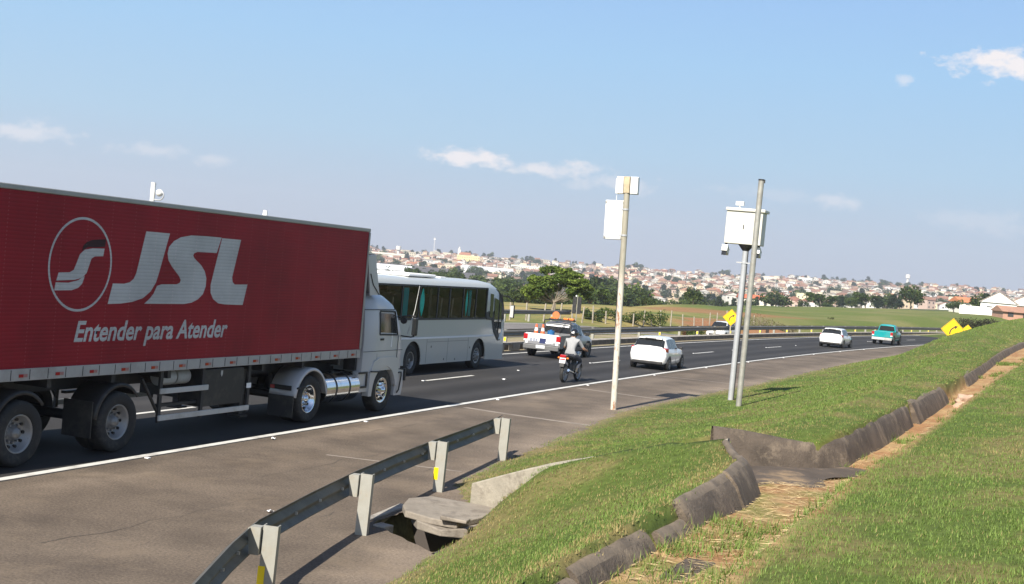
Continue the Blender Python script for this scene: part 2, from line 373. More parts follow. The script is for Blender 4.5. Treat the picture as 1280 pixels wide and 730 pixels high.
def attr_mat(name, attr, rough=.95, nscale=14, amt=.35, bump=.5, bs=30, trans=0):
    m = bpy.data.materials.new(name); m.use_nodes = True; n = m.node_tree.nodes; l = m.node_tree.links; b = n['Principled BSDF']
    a = n.new('ShaderNodeAttribute'); a.attribute_name = attr
    t = n.new('ShaderNodeTexCoord'); ns = n.new('ShaderNodeTexNoise'); ns.inputs['Scale'].default_value = nscale; ns.inputs['Detail'].default_value = 8; ns.inputs['Roughness'].default_value = .72
    l.new(t.outputs['Object'], ns.inputs[0])
    mr = n.new('ShaderNodeMapRange'); l.new(ns.outputs['Fac'], mr.inputs[0]); mr.inputs[1].default_value = .3; mr.inputs[2].default_value = .7; mr.inputs[3].default_value = 1-amt; mr.inputs[4].default_value = 1+amt
    vm = n.new('ShaderNodeVectorMath'); vm.operation = 'SCALE'; l.new(a.outputs['Color'], vm.inputs[0]); l.new(mr.outputs[0], vm.inputs['Scale'])
    l.new(vm.outputs[0], b.inputs['Base Color']); b.inputs['Roughness'].default_value = rough; b.inputs['Specular IOR Level'].default_value = .15
    if bump:
        bp = n.new('ShaderNodeBump'); bp.inputs['Strength'].default_value = bump; bp.inputs['Distance'].default_value = .03; l.new(ns.outputs['Fac'], bp.inputs['Height']); l.new(bp.outputs[0], b.inputs['Normal'])
    return m
MGROUND = attr_mat('ground_cover', 'gcol', nscale=9, amt=.4)
me.materials.append(MGROUND)
ground = bpy.data.objects.new('ground', me); col.objects.link(ground); struct(ground)

def asphalt(name, c, c2, sc=.35, fine=220, dirt=None, attr=None):
    m = bpy.data.materials.new(name); m.use_nodes = True; n = m.node_tree.nodes; l = m.node_tree.links; b = n['Principled BSDF']
    t = n.new('ShaderNodeTexCoord')
    def noise(s, d=8, r=.65):
        k = n.new('ShaderNodeTexNoise'); k.inputs['Scale'].default_value = s; k.inputs['Detail'].default_value = d; k.inputs['Roughness'].default_value = r; l.new(t.outputs['Object'], k.inputs[0]); return k
    a = noise(sc); r = n.new('ShaderNodeValToRGB'); r.color_ramp.elements[0].position = .34; r.color_ramp.elements[1].position = .68
    r.color_ramp.elements[0].color = (*c, 1); r.color_ramp.elements[1].color = (*c2, 1); l.new(a.outputs['Fac'], r.inputs[0]); src = r.outputs[0]
    g = noise(fine, 2, .8); mr = n.new('ShaderNodeMapRange'); l.new(g.outputs['Fac'], mr.inputs[0]); mr.inputs[1].default_value = .3; mr.inputs[2].default_value = .7; mr.inputs[3].default_value = .62; mr.inputs[4].default_value = 1.42
    vm = n.new('ShaderNodeVectorMath'); vm.operation = 'SCALE'; l.new(src, vm.inputs[0]); l.new(mr.outputs[0], vm.inputs['Scale']); src = vm.outputs[0]
    if dirt:
        d = noise(dirt[3], 9, .75); r2_ = n.new('ShaderNodeValToRGB'); r2_.color_ramp.elements[0].position = dirt[4]; r2_.color_ramp.elements[1].position = dirt[4]+.12; r2_.color_ramp.elements[1].color = (dirt[5],)*3+(1,)
        l.new(d.outputs['Fac'], r2_.inputs[0]); mx = n.new('ShaderNodeMixRGB'); l.new(r2_.outputs[0], mx.inputs[0]); l.new(src, mx.inputs[1]); mx.inputs[2].default_value = (*dirt[:3], 1); src = mx.outputs[0]
    if attr:
        an = n.new('ShaderNodeAttribute'); an.attribute_name = attr; ml_ = n.new('ShaderNodeMixRGB'); ml_.blend_type = 'MULTIPLY'; ml_.inputs[0].default_value = 1; l.new(src, ml_.inputs[1]); l.new(an.outputs['Color'], ml_.inputs[2]); src = ml_.outputs[0]
    l.new(src, b.inputs['Base Color']); b.inputs['Roughness'].default_value = .88; b.inputs['Specular IOR Level'].default_value = .25
    bp = n.new('ShaderNodeBump'); bp.inputs['Strength'].default_value = .4; bp.inputs['Distance'].default_value = .006; l.new(g.outputs['Fac'], bp.inputs['Height']); l.new(bp.outputs[0], b.inputs['Normal'])
    return m
MROAD = asphalt('dark_new_asphalt', (.026, .026, .028), (.036, .035, .035), dirt=(.12, .1, .08, .28, .66, .3), attr='wear')
MSHLD = asphalt('brown_worn_shoulder', (.092, .074, .059), (.165, .133, .103), sc=.55, fine=26, dirt=(.21, .165, .12, .42, .53, .42), attr='wear')
MOPP = asphalt('grey_old_asphalt', (.14, .13, .125), (.2, .185, .17))
def strip(name, u0, u1, wa, wb, z, m, step=3, nw_=1, kind='structure'):
    us = np.arange(u0, u1+1e-6, (u1-u0)/max(1, round((u1-u0)/step))); rows = []
    for u in us:
        a = wa(u) if callable(wa) else wa; b = wb(u) if callable(wb) else wb
        rows.append([(*map(float, XY(u, a+(b-a)*k/nw_)), z) for k in range(nw_+1)])
    o = MB().grid(rows).obj(name, m); struct(o, kind); return o
def wear(o, fn):
    co = np.empty(len(o.data.vertices)*3, np.float32); o.data.vertices.foreach_get('co', co); co = co.reshape(-1, 3); u, w = UW(co[:, 0], co[:, 1]); c = np.ones((len(co), 4), np.float32); c[:, :3] = fn(u, w, co[:, 0], co[:, 1])
    a = o.data.color_attributes.new('wear', 'FLOAT_COLOR', 'POINT'); a.data.foreach_set('color', c.ravel())
def road_wear(u, w, X, Y):           # polished wheel paths, darker oil band between them
    k = np.ones(len(u))
    for c in (-1.72, -5.3): k += .42*np.exp(-((np.abs(w-c)-.85)/.3)**2) - .22*np.exp(-((w-c)/.35)**2)
    k *= .85+.3*vnoise(u*.06, w, 1.4, 12); return k[:, None]*np.array([1, .98, .95])
wear(strip('road', -80, 330, -7.75, .14, 0, MROAD, 1.5, 40), road_wear)
def shoulder_edge(u): return float(w0f(u))+.55
rows = []
for u in np.arange(-80, 330, 1.0):
    a, b = .14, shoulder_edge(u)
    rows.append([(*map(float, XY(u, a+(b-a)*k/4)), 0.0) for k in range(5)])
# the shoulder sheet stops short of the drain inlet
ssh = MB()
for (ua, ub) in ((-80, -15.05), (-15.05, -12.35), (-12.35, 330)):
    us = np.linspace(ua, ub, max(2, int((ub-ua)/.6)+1)) if ua != -15.05 else np.linspace(ua, ub, 19); rr = []
    for u in us:
        b = min(shoulder_edge(u), float(np.interp(u, [-15.05, -13.9], [7.05, 5.5]))+.03*math.sin(u*19)) if ua == -15.05 else shoulder_edge(u)
        rr.append([(*map(float, XY(u, .14+(b-.14)*k/24)), 0.0) for k in range(25)])
    ssh.grid(rr)
sho = ssh.obj('road_shoulder', MSHLD); struct(sho)
def shoulder_wear(u, w, X, Y):       # grit gathered by the line and by the grass, a cleaner strip between
    e = w0f(u); k = .92+.5*np.exp(-((w-e)/.7)**2)+.22*np.exp(-((w-.9)/.5)**2)*(vnoise(X, Y, .5, 5) > .45)-.18*np.exp(-((w-.28)/.15)**2)
    k *= .8+.4*vnoise(X, Y, 1.1, 9); return k[:, None]*np.array([1.0, .985, .965])
wear(sho, shoulder_wear)
rows = []
for u in np.arange(-60, 330, 3.0):
    rows.append([(*map(float, XY(u, w)), float(zopp(np.array([u]), np.array([w]))[0])) for w in np.linspace(-20, -12.5, 6)])
struct(MB().grid(rows).obj('opposite_road', MOPP))
# painted lines
ml = MB()
def lstrip(mb, u0, u1, w, wid, z=.005, step=2.0):
    us = np.linspace(u0, u1, max(2, int((u1-u0)/step)+1))
    mb.grid([[(*map(float, XY(u, w-wid/2)), z), (*map(float, XY(u, w+wid/2)), z)] for u in us])
lstrip(ml, -80, 320, 0, .17); lstrip(ml, -80, 320, -7.15, .15)
for k in range(-3, 16): lstrip(ml, 6.8+16*k, 10.5+16*k, -3.4, .13)
def ostrip(u0, u1, w, wid):
    us = np.linspace(u0, u1, max(2, int((u1-u0)/2)+1))
    ml.grid([[(*map(float, XY(u, a)), float(zopp(np.array([u]), np.array([a]))[0])+.006) for a in (w-wid/2, w+wid/2)] for u in us])
for k in range(-3, 16): ostrip(2+16*k, 6+16*k, -16.2, .12)
ostrip(-60, 320, -12.8, .13); ostrip(-60, 320, -19.6, .13)
struct(ml.obj('lane_markings', MLINE))
# worn cross marks on the shoulder
mw = MB()
def cross(pts, wid):
    for (a, b) in zip(pts[:-1], pts[1:]):
        d = Vector((b[0]-a[0], b[1]-a[1])).normalized(); q = Vector((-d.y, d.x))*wid/2
        mw.grid([[(*map(float, XY(a[0]-q.x, a[1]-q.y)), .005), (*map(float, XY(a[0]+q.x, a[1]+q.y)), .005)], [(*map(float, XY(b[0]-q.x, b[1]-q.y)), .005), (*map(float, XY(b[0]+q.x, b[1]+q.y)), .005)]])
MFADE = mat('faded_line_paint', (.26, .22, .18), .9, var=.15, vs=3, dirt=(.17, .14, .115, 1), dscale=1.8)
cross([(1.2, .4), (1.0, 1.6), (.9, 4.0)], .22); cross([(10.6, .3), (10.2, 3.2)], .2); cross([(-9, 2.0), (-8.6, 4.6)], .1); cross([(20, .3), (20.3, 3.4)], .12)
struct(mw.obj('worn_shoulder_marks', MFADE))
MCRACK = mat('crack_filler', (.07, .06, .052), .9)
mc = MB(); rr = random.Random(5)
for (u, w, n_, du) in ((-12, 2.4, 14, .45), (-18, 3.2, 10, .5), (-6, 1.0, 8, .5), (-2, 2.6, 8, .5), (-16, 4.6, 9, .3), (-11.5, 3.9, 9, .35)):
    pts = []
    for k in range(n_): pts.append((u+k*du, w+rr.uniform(-.09, .09)+.02*k))
    vs = []
    for (a, b) in pts:
        wd_ = rr.uniform(.002, .007); vs.append([(*map(float, XY(a, b-wd_)), .004), (*map(float, XY(a, b+wd_)), .004)])
    mc.grid(vs)
struct(mc.obj('asphalt_cracks', MCRACK))
# raised studs along the lines
sb = MB().box((0, 0, .012), (.08, .08, .02)); stud0 = sb.obj('road_stud', MWHT, bevel=.006)
tag(stud0, 'small white raised road stud on the dark asphalt beside the painted lines', 'road stud', 'raised studs along the lane lines')
k0 = 0
for k in range(-2, 10):
    for (w, du) in ((-3.4, 0), (.0+.2, 4)):
        u = 14.6+16*k*.5+du if w < 0 else -4+8*k
        o = stud0 if k0 == 0 else stud0.copy()
        if k0: col.objects.link(o)
        k0 += 1; o.location = P3(u, w, .0); o.rotation_euler = (0, 0, -head(u))

# ------------------------------------------------------------------ median: kerb, rails
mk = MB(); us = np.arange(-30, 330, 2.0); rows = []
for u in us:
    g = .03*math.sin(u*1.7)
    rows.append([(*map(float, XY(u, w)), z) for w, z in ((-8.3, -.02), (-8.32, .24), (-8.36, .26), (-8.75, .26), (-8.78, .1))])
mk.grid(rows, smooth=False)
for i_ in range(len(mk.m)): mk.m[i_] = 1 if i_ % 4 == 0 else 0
kb = mk.obj('median_kerb', [MCONC, mat('shade_darkened_kerb', (.07, .062, .054), .9, var=.3, vs=3, dirt=(.2, .17, .13, .7), dscale=1.5)]); struct(kb)  # road-facing side painted dark for its shade, with dirt mottling
WP = [(0, 0), (.012, .015), (.075, .06), (.08, .09), (.015, .14), (.012, .17), (.08, .22), (.075, .25), (.012, .295), (0, .31)]
def wbeam(mb, path, z0, side=-1, mat=0, k=1):      # path in (u, w); humps toward +side*w ; the profile swept along it
    rows = []
    for (u, w) in path:
        rows.append([(*map(float, XY(u, w+side*d)), z0+z) for d, z in WP])
    mb.grid(rows, mat)
def solid(o, t):
    s = o.modifiers.new('solid', 'SOLIDIFY'); s.thickness = t; s.offset = 0; return o
MRAILD = mat('dull_guardrail_steel', (.16, .15, .135), .6, metal=.3, var=.2, vs=5)
MGCREAM = mat('creamy_galvanised_post', (.31, .305, .27), .55, metal=.1, var=.1, vs=6, dirt=(.3, .26, .2, .7), dscale=4)
mr_ = thing('guardrail', 'long dark steel guardrail with yellow reflectors along the median of the highway', 'guardrail', P3(60, -9.6, 0))
def rel(o, p): return tuple(a-b for a, b in zip(p, o.location))
def kid(mb, name, m, parent, **k):        # mesh given in world coordinates, stored relative to its thing
    off = Vector(); q_ = parent
    while q_ is not None: off = off+Vector(q_.location); q_ = q_.parent
    mb.v = [tuple(Vector(p)-off) for p in mb.v]
    return mb.obj(name, m, parent, **k)
b_ = MB(); wbeam(b_, [(u, -9.45) for u in np.arange(-6, 170, 2)], .44, 1); solid(kid(b_, 'beam', MRAILD, mr_), .005)
b_ = MB(); wbeam(b_, [(u, -9.85) for u in np.arange(-6, 170, 2)], .44, -1); solid(kid(b_, 'beam', MRAILD, mr_), .005)
pm = MB().box((0, 0, .36), (.16, .1, .78)).mesh('post', [MGCREAM]); rm = MB().box((0, -.056, .0), (.1, .012, .16)).mesh('reflector', [MYEL])
for i, u in enumerate(np.arange(-4, 168, 4.0)):
    p = bpy.data.objects.new('post', pm); col.objects.link(p); p.parent = mr_; p.location = rel(mr_, P3(u, -9.65, 0)); p.rotation_euler = (0, 0, -head(u))
    if i % 2 == 0:
        q = bpy.data.objects.new('reflector', rm); col.objects.link(q); q.parent = p; q.location = (.0, 0, .3)
far_rail = thing('guardrail', 'short dark guardrail beyond the opposite lanes, between the white bus and the pickup with cones', 'guardrail', P3(50, -20.9, 0))
b_ = MB(); wbeam(b_, [(u, -20.8) for u in np.arange(28, 66, 2)], .5, 1); solid(kid(b_, 'beam', MRAILD, far_rail), .005)
for u in np.arange(29, 64, 4.0):
    p = bpy.data.objects.new('post', pm); col.objects.link(p); p.parent = far_rail; p.location = rel(far_rail, P3(u, -20.95, 0)); p.rotation_euler = (0, 0, -head(u))
# low concrete kerb with drain openings
bk = thing('drain_kerb', 'low pale concrete kerb with square drain openings beside the median guardrail', 'drain kerb', P3(20, -8.1, 0))
b_ = MB()
for i, u in enumerate(np.arange(9, 33, .9)):
    x, y, z = P3(u, -7.98, 0)
    b_.box((x, y, .33), (.2, .9, .1), -head(u))
    if i % 2 == 0: b_.box((x, y, .14), (.2, .86, .281), -head(u))
kid(b_, 'kerb', MCONC, bk)

# ------------------------------------------------------------------ guardrail on the near shoulder
gr = thing('guardrail', 'grey steel guardrail on four pale posts at the edge of the brown shoulder', 'guardrail', P3(-14.5, 5.5, 0))
RP = [(-27.5, 10.4), (-24, 8.75), (-20.94, 7.35), (-19.4, 6.72), (-18.25, 6.3), (-16.4, 5.88), (-14.53, 5.5), (-12.6, 5.18), (-10.67, 4.9), (-8.6, 4.64), (-6.5, 4.36), (-5.95, 4.27)]
b_ = MB(); wbeam(b_, RP, .5, -1); beam = kid(b_, 'beam', mat('dark_rail_steel', (.13, .13, .12), .6, metal=.35, var=.3, vs=5, dirt=(.07, .062, .052, .8), dscale=2.5), gr); solid(beam, .006)
b_ = MB()
for k in range(len(RP)-1):
    for f_ in (.2, .7):
        a = np.array(RP[k])*(1-f_)+np.array(RP[k+1])*f_; x, y = map(float, XY(a[0], a[1]+.012))
        b_.box((x, y, .655), (.03, .03, .03))
kid(b_, 'bolt_heads', MGALV, beam)['kind'] = 'stuff'
def dirat(i):
    a = np.array(XY(*RP[max(0, i-1)])); b = np.array(XY(*RP[min(len(RP)-1, i+1)])); d = b-a; return math.atan2(-d[0], d[1])
cm = MB()
cm.box((0, -.004, .31), (.165, .012, 1.06)); cm.box((-.076, .05, .31), (.012, .1, 1.06)); cm.box((.076, .05, .31), (.012, .1, 1.06)); 
postm = cm.mesh('post', [MGCREAM])
bm_ = MB().prism([(-.20, .30), (-.095, .30), (-.095, .0), (-.2, .0), (-.235, .28)], -.06, .06, lambda a, b, t: (a, t, b+.52)).mesh('blockout', [MGCREAM])
for (i, (u, w), ry) in ((2, (-23.0, 8.5), 0), (4, (-18.55, 6.62), 1), (6, (-14.75, 5.78), 0), (8, (-10.85, 5.14), 1), (10, (-6.65, 4.6), 0)):
    p = bpy.data.objects.new('post', postm); col.objects.link(p); p.parent = gr; p.location = rel(gr, P3(u, w, 0)); p.rotation_euler = (0, R_(1.2), dirat(i))
    q = bpy.data.objects.new('blockout', bm_); col.objects.link(q); q.parent = p
    if ry:
        y_ = MB().box((-.055, -.014, .3), (.075, .006, .2)).obj('reflector', MYEL, p)

# ------------------------------------------------------------------ concrete channel lining, chute, inlet
chn = thing('drainage_channel', 'dark stained concrete drainage channel cut through the grass bank', 'drainage channel', P3(-12, 11.3))
MLIP = mat('tan_sunlit_lip', (.155, .122, .088), .92, var=.25, vs=3, bump=.6, bs=25, dirt=(.09, .072, .055, .9), dscale=2.2)  # lighter tan puts the sunlit look of the lip top into the colour
def wob(u, s): return float(vnoise(np.array([u*1.0]), np.array([s+.37]), .55, s, 4)[0]-.5)
def lining(us, wf, zoff, name, cut=None):
    b = MB(); rows = []
    for u in us:
        w = wf(u); zt = float(bank(np.array([u]), np.array([w]))[0]) + zoff(u)
        x_, d = .08*wob(u, 2), .06*wob(u, 9)+.02*wob(u*6, 13)
        rg = [.022*wob(u*5, 20+q_) for q_ in range(9)]
        rows.append([(*map(float, XY(u, w+a+rg[i_])), zt+z+.6*rg[8-i_]*(i_ > 1)) for i_, (a, z) in enumerate(((-.10+x_*.5, -.3), (-.09+x_*.5, -.03+d*.3), (-.06, .006+d*.6), (-.025, .0+d*.6), (.03, -.04+d*.5), (.09, -.12), (.15, -.24), (.21, -.36), (.28, -.55)))])
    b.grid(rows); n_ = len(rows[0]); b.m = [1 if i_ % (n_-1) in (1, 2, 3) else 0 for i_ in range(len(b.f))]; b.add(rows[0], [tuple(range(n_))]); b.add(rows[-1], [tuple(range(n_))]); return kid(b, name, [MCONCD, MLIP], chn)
def nearw(u): return float(interp(u, LU, LW))
crr = random.Random(4)
for (ua, ub, dw, dz, s_) in ((-30, -23.7, .0, -.02, 3), (-23.55, -22.5, .05, -.07, 4), (-22.42, -20.55, .0, -.03, 5), (-20.4, -19.55, .07, -.08, 6), (-19.5, -17.5, -.01, .0, 7), (-17.44, -13.6, .0, .0, 8)):
    lining(np.arange(ua, ub, .07), lambda u: nearw(u)+dw, lambda u: dz+(.008 if u > -19.5 else -.03)+(.06 if u > -19.5 else .10)*wob(u*1.3, s_), 'lining')
FW = [(-13.0, 10.1), (-12.85, 10.45), (-12.6, 10.9), (-12.3, 11.3), (-11.6, 11.62), (-10.6, 11.7), (-9.3, 11.8), (-7, 11.9), (-4.6, 11.98)]
b_ = MB(); rows = []
for i in range(len(FW)-1):
    for k in range(6):
        f_ = k/6; a = np.array(FW[i])*(1-f_)+np.array(FW[i+1])*f_; d = np.array(FW[i+1])-np.array(FW[i]); d /= np.linalg.norm(d); q = np.array([-d[1], d[0]])*1.0
        if q[0] > 0 and d[0] < .5: pass
        nrm = np.array([-d[1], d[0]])          # (u, w) normal pointing into the channel: toward the camera and right
        nrm = nrm if nrm[1] > 0 or (nrm[0] < 0 and abs(nrm[1]) < 1e-6) else nrm
        t_ = i+f_; sag = float(interp(t_, [0, 1, 2, 3, 4, 5, 6, 7, 8], [.02, .0, -.06, -.12, -.08, -.03, 0, 0, .0]))
        zt = 1.87+sag; j = .03*wob(a[0]*2, 4)
        rows.append([(*map(float, XY(*(a+nrm*o))), zt+z+j) for o, z in ((-.12, -.3), (-.11, -.02), (-.05, .015), (0, .01), (.05, -.04), (.11, -.18), (.17, -.32), (.23, -.46), (.3, -.62))])
b_.grid(rows); kid(b_, 'flared_wall', MCONCD, chn)
lining(np.concatenate([np.arange(-4.5, 3.0, .1)]), lambda u: nearw(u)+.02, lambda u: -.02+.08*wob(u*1.2, 7)-.25*sst((u-1.2)/1.8), 'lining')
lining(np.concatenate([np.arange(8.0, 70, .4)]), nearw, lambda u: -.02+.07*wob(u*.7, 8), 'lining')
MFLOOR = mat('brown_channel_floor', (.085, .066, .052), .92, var=.3, vs=1.6, dirt=(.32, .22, .12, .9), dscale=1.6, bump=.4)
for (ua, ub, f0, f1, dz) in ((-15.6, -11.8, .1, .62, -.432), (-21.6, -20.7, .3, .62, -.185)):
    b_ = MB(); rows = []
    for u in np.arange(ua, ub, .15):
        a, c = nearw(u), float(interp(u, RU, RW)); e_ = .12*wob(u*3, 2); a, c = a+(c-a)*(f0+e_*.5), a+(c-a)*(f1+e_)
        rows.append([(*map(float, XY(u, w)), float(1.885+dz+.012*wob(u*3, k)-(.03 if k in (0, 5) else 0))) for k, w in enumerate(np.linspace(a, c, 6))])
    b_.grid(rows); kid(b_, 'floor_slab', MFLOOR, chn)
# chute that drops from the channel to the inlet
cht = thing('concrete_chute', 'mossy concrete chute wall stepping down the grass bank to the drain inlet', 'chute', P3(-12.4, 8))
def chwall(u0, u1, thick, name, lift):
    b = MB(); rows = []
    for t in np.linspace(0, 1, 26):
        w = 6.4+t*4.0; u = u0+(u1-u0)*t; z = float(interp(w, [6.4, 7.43, 8.2, 8.7, 10.0, 10.4], [.52, .93, 1.17, 1.2, 1.62, 1.8]))+lift+.03*wob(w*3, 5)
        a = thick/2
        rows.append([(*map(float, XY(u-a, w)), z-1.0), (*map(float, XY(u-a, w)), z-.02), (*map(float, XY(u-a+.02, w)), z), (*map(float, XY(u+a-.02, w)), z), (*map(float, XY(u+a, w)), z-.02), (*map(float, XY(u+a, w)), z-1.0)])
    b.grid(rows, smooth=False); b.add(rows[0], [tuple(range(6))]); b.add(rows[-1], [tuple(range(6))])
    return kid(b, name, mat('pale_lichen_concrete', (.29, .262, .21), .92, var=.2, vs=2.5, bump=.6, bs=22, dirt=(.13, .11, .085, .85), dscale=2.4), cht)
chwall(-12.38, -13.35, .13, 'wall', 0); chwall(-11.68, -12.78, .12, 'wall', -.02)
inl = thing('drain_inlet', 'broken concrete slab covering a dark drain opening beside the guardrail', 'drain inlet', P3(-13.3, 6.2, 0))
def slab(poly, z0, z1, m, name, jit=.0, seed=1):
    r = random.Random(seed); b = MB(); n = len(poly); pts = []
    for (u, w) in poly:
        pts.append((u+r.uniform(-jit, jit), w+r.uniform(-jit, jit)))
    vs = [(*map(float, XY(*p)), z0+r.uniform(-jit, jit)*.3) for p in pts]+[(*map(float, XY(*p)), z1+r.uniform(-jit, jit)*.5) for p in pts]
    b.add(vs, [tuple(range(n)), tuple(range(n, 2*n))]+[(i, (i+1) % n, n+(i+1) % n, n+i) for i in range(n)])
    return kid(b, name, m, inl, bevel=.015)
MSLAB = mat('cracked_slab_concrete', (.235, .205, .168), .92, var=.2, vs=2, bump=.6, bs=18, dirt=(.12, .1, .08, .8), dscale=3)
slab([(-12.5, 5.72), (-12.95, 5.66), (-13.5, 5.75), (-13.85, 6.0), (-14.0, 6.45), (-14.02, 6.9), (-13.35, 7.0), (-12.5, 6.85)], .15, .24, MSLAB, 'cover_slab', .04, 2)
slab([(-12.55, 5.9), (-13.6, 5.92), (-14.0, 6.2), (-14.1, 6.7), (-14.0, 7.0), (-12.6, 7.0)], .03, .142, MSLAB, 'lower_slab', .06, 5)
slab([(-13.9, 6.62), (-14.12, 6.68), (-14.08, 7.05), (-13.85, 7.02)], .25, .30, MSLAB, 'broken_piece', .03, 7)
slab([(-12.38, 5.2), (-13.9, 5.33), (-13.9, 5.45), (-12.38, 5.38)], -.78, .03, MCONC, 'kerb', .01, 9)
slab([(-13.8, 5.6), (-14.1, 5.62), (-14.12, 5.82), (-13.84, 5.84)], -.5, .02, MCONC, 'broken_pier', .02, 11)
MDARKC = mat('dark_inlet_concrete', (.06, .05, .045), .9)  # darker concrete tone for the inlet's back and side walls
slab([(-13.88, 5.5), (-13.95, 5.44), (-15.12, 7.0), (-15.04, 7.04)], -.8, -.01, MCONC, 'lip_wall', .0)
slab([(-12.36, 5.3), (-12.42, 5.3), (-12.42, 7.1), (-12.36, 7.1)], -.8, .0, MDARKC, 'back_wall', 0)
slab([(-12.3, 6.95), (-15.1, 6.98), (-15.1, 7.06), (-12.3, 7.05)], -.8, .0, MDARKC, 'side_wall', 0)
# loose stones and litter
def stone(u, w, s, label, m, seed, group=None):
    r = random.Random(seed); b = bmesh.new(); bmesh.ops.create_icosphere(b, subdivisions=2, radius=1)
    for v in b.verts: v.co *= 1+r.uniform(-.22, .22); v.co.x *= s*1.2; v.co.y *= s*.9; v.co.z *= s*.8
    me_ = bpy.data.meshes.new('stone'); b.to_mesh(me_); b.free(); me_.materials.append(m)
    o = bpy.data.objects.new('stone', me_); col.objects.link(o); x, y, z = P3(u, w); o.location = (x, y, z+s*.35); o.rotation_euler = (0, 0, r.uniform(0, 6)); return tag(o, label, 'stone', group)
MROCK = mat('pinkish_stone', (.42, .29, .21), .9, var=.2, vs=6, bump=.6, bs=20)
stone(1.2, 12.75, .2, 'pale pinkish stone standing in the dirt of the channel', MROCK, 1)
for i, (u, w, s) in enumerate(((2.2, 12.9, .12), (.2, 12.7, .09), (3.4, 12.8, .07))): stone(u, w, s, 'small reddish stone lying in the channel next to the large pinkish stone', MROCK, 20+i, 'small stones in the channel')
def scrap(u, w, s, label, seed):
    r = random.Random(seed); b = MB(); n = 5
    b.grid([[(s*(i/(n-1)-.5)+r.uniform(-.01, .01), s*.6*(j/(n-1)-.5)+r.uniform(-.01, .01), r.uniform(0, .035)) for i in range(n)] for j in range(n)], smooth=False)
    o = b.obj('paper_scrap', MWHT); o.location = P3(u, w, .012); o.rotation_euler = (0, 0, r.uniform(0, 3)); tag(o, label, 'litter')
scrap(-8.2, .35, .13, 'pale paper scrap lying on the shoulder below the chrome drive wheel', 2)
scrap(10.3, -2.2, .22, 'white scrap on the dark lane between the bus and the motorcycle', 4)
scrap(-14.35, 4.1, .12, 'tiny white scrap on the shoulder by the second guardrail post', 5)
# ------------------------------------------------------------------ vehicles
def wheel(name, parent, loc, r, wd, rimr, side=1, truck=False, dual=False, rimmat=None, mesh_cache={}):
    key = (r, wd, rimr, side, truck, dual, rimmat)
    if key not in mesh_cache:
        h = wd/2
        prof = [(-h, rimr), (-h, r*.93), (-h*.8, r*.985), (-h*.3, r), (h*.3, r), (h*.8, r*.985), (h*.98, r*.94), (h, r*.86), (h, r*.72), (h*.9, rimr*1.02), (h*.8, rimr)]
        if dual: prof = [(-h, rimr), (-h, r*.95), (-h*.8, r), (-h*.12, r), (-.04, r*.9), (0.04, r*.9), (h*.12, r), (h*.8, r*.99), (h*.97, r*.94), (h, r*.86), (h, r*.72), (h*.94, rimr*1.02), (h*.9, rimr)]
        prof = [(x*side, y) for x, y in prof]
        t = MB().lathe_x(prof, n=40)
        rb = MB()
        if truck:
            depth = .17 if dual else .02
            rp = [(h*.9, rimr*1.0), (h*.93, rimr*.96), (h*.8, rimr*.9), (h*.9-depth*.6, rimr*.8), (h*.9-depth, rimr*.62), (h*.9-depth+(.03 if dual else .06), rimr*.42), (h*.9-depth+(.1 if dual else .06), rimr*.3), (h*.9-depth+(.14 if dual else .1), rimr*.26), (h*.9-depth+(.16 if dual else .11), 0.001)]
            rb.lathe_x([(x*side, y) for x, y in rp], n=40)
            for k in range(10):
                a = 2*math.pi*k/10; x = (h*.9-depth*.75)*side; rr_ = rimr*.72
                c = Vector((x, rr_*math.cos(a), rr_*math.sin(a))); rb.cyl(c-Vector((.02, 0, 0)), c+Vector((.02*side+.004, 0, 0)), rimr*.085, n=8, mat=1)
            for k in range(10):
                a = 2*math.pi*(k+.5)/10; x = (h*.9-depth+.03)*side; rr_ = rimr*.5
                c = Vector((x, rr_*math.cos(a), rr_*math.sin(a))); rb.cyl(c, c+Vector((.05*side, 0, 0)), .017, n=6, mat=0)
        else:
            rp = [(h*.95, rimr*1.02), (h*.97, rimr*.97), (h*.6, rimr*.9), (h*.55, rimr*.3), (h*.7, rimr*.22), (h*.72, .001)]
            rb.lathe_x([(x*side, y) for x, y in rp], n=28, mats=[0, 0, 1, 0, 0])
            for k in range(5):
                a = 2*math.pi*k/5; M = Matrix.Rotation(a, 3, 'X')
                p0 = M @ Vector((h*.66*side, 0, rimr*.2)); p1 = M @ Vector((h*.86*side, 0, rimr*.95)); rb.cyl(p0, p1, rimr*.13, rimr*.1, n=6)
        mesh_cache[key] = (t.mesh('wheel', [MRUB]), rb.mesh('rim', [rimmat or MRIM, MBLK]))
    a, b = mesh_cache[key]
    o = bpy.data.objects.new(name, a); col.objects.link(o); o.parent = parent; o.location = loc
    q = bpy.data.objects.new('rim', b); col.objects.link(q); q.parent = o
    return o

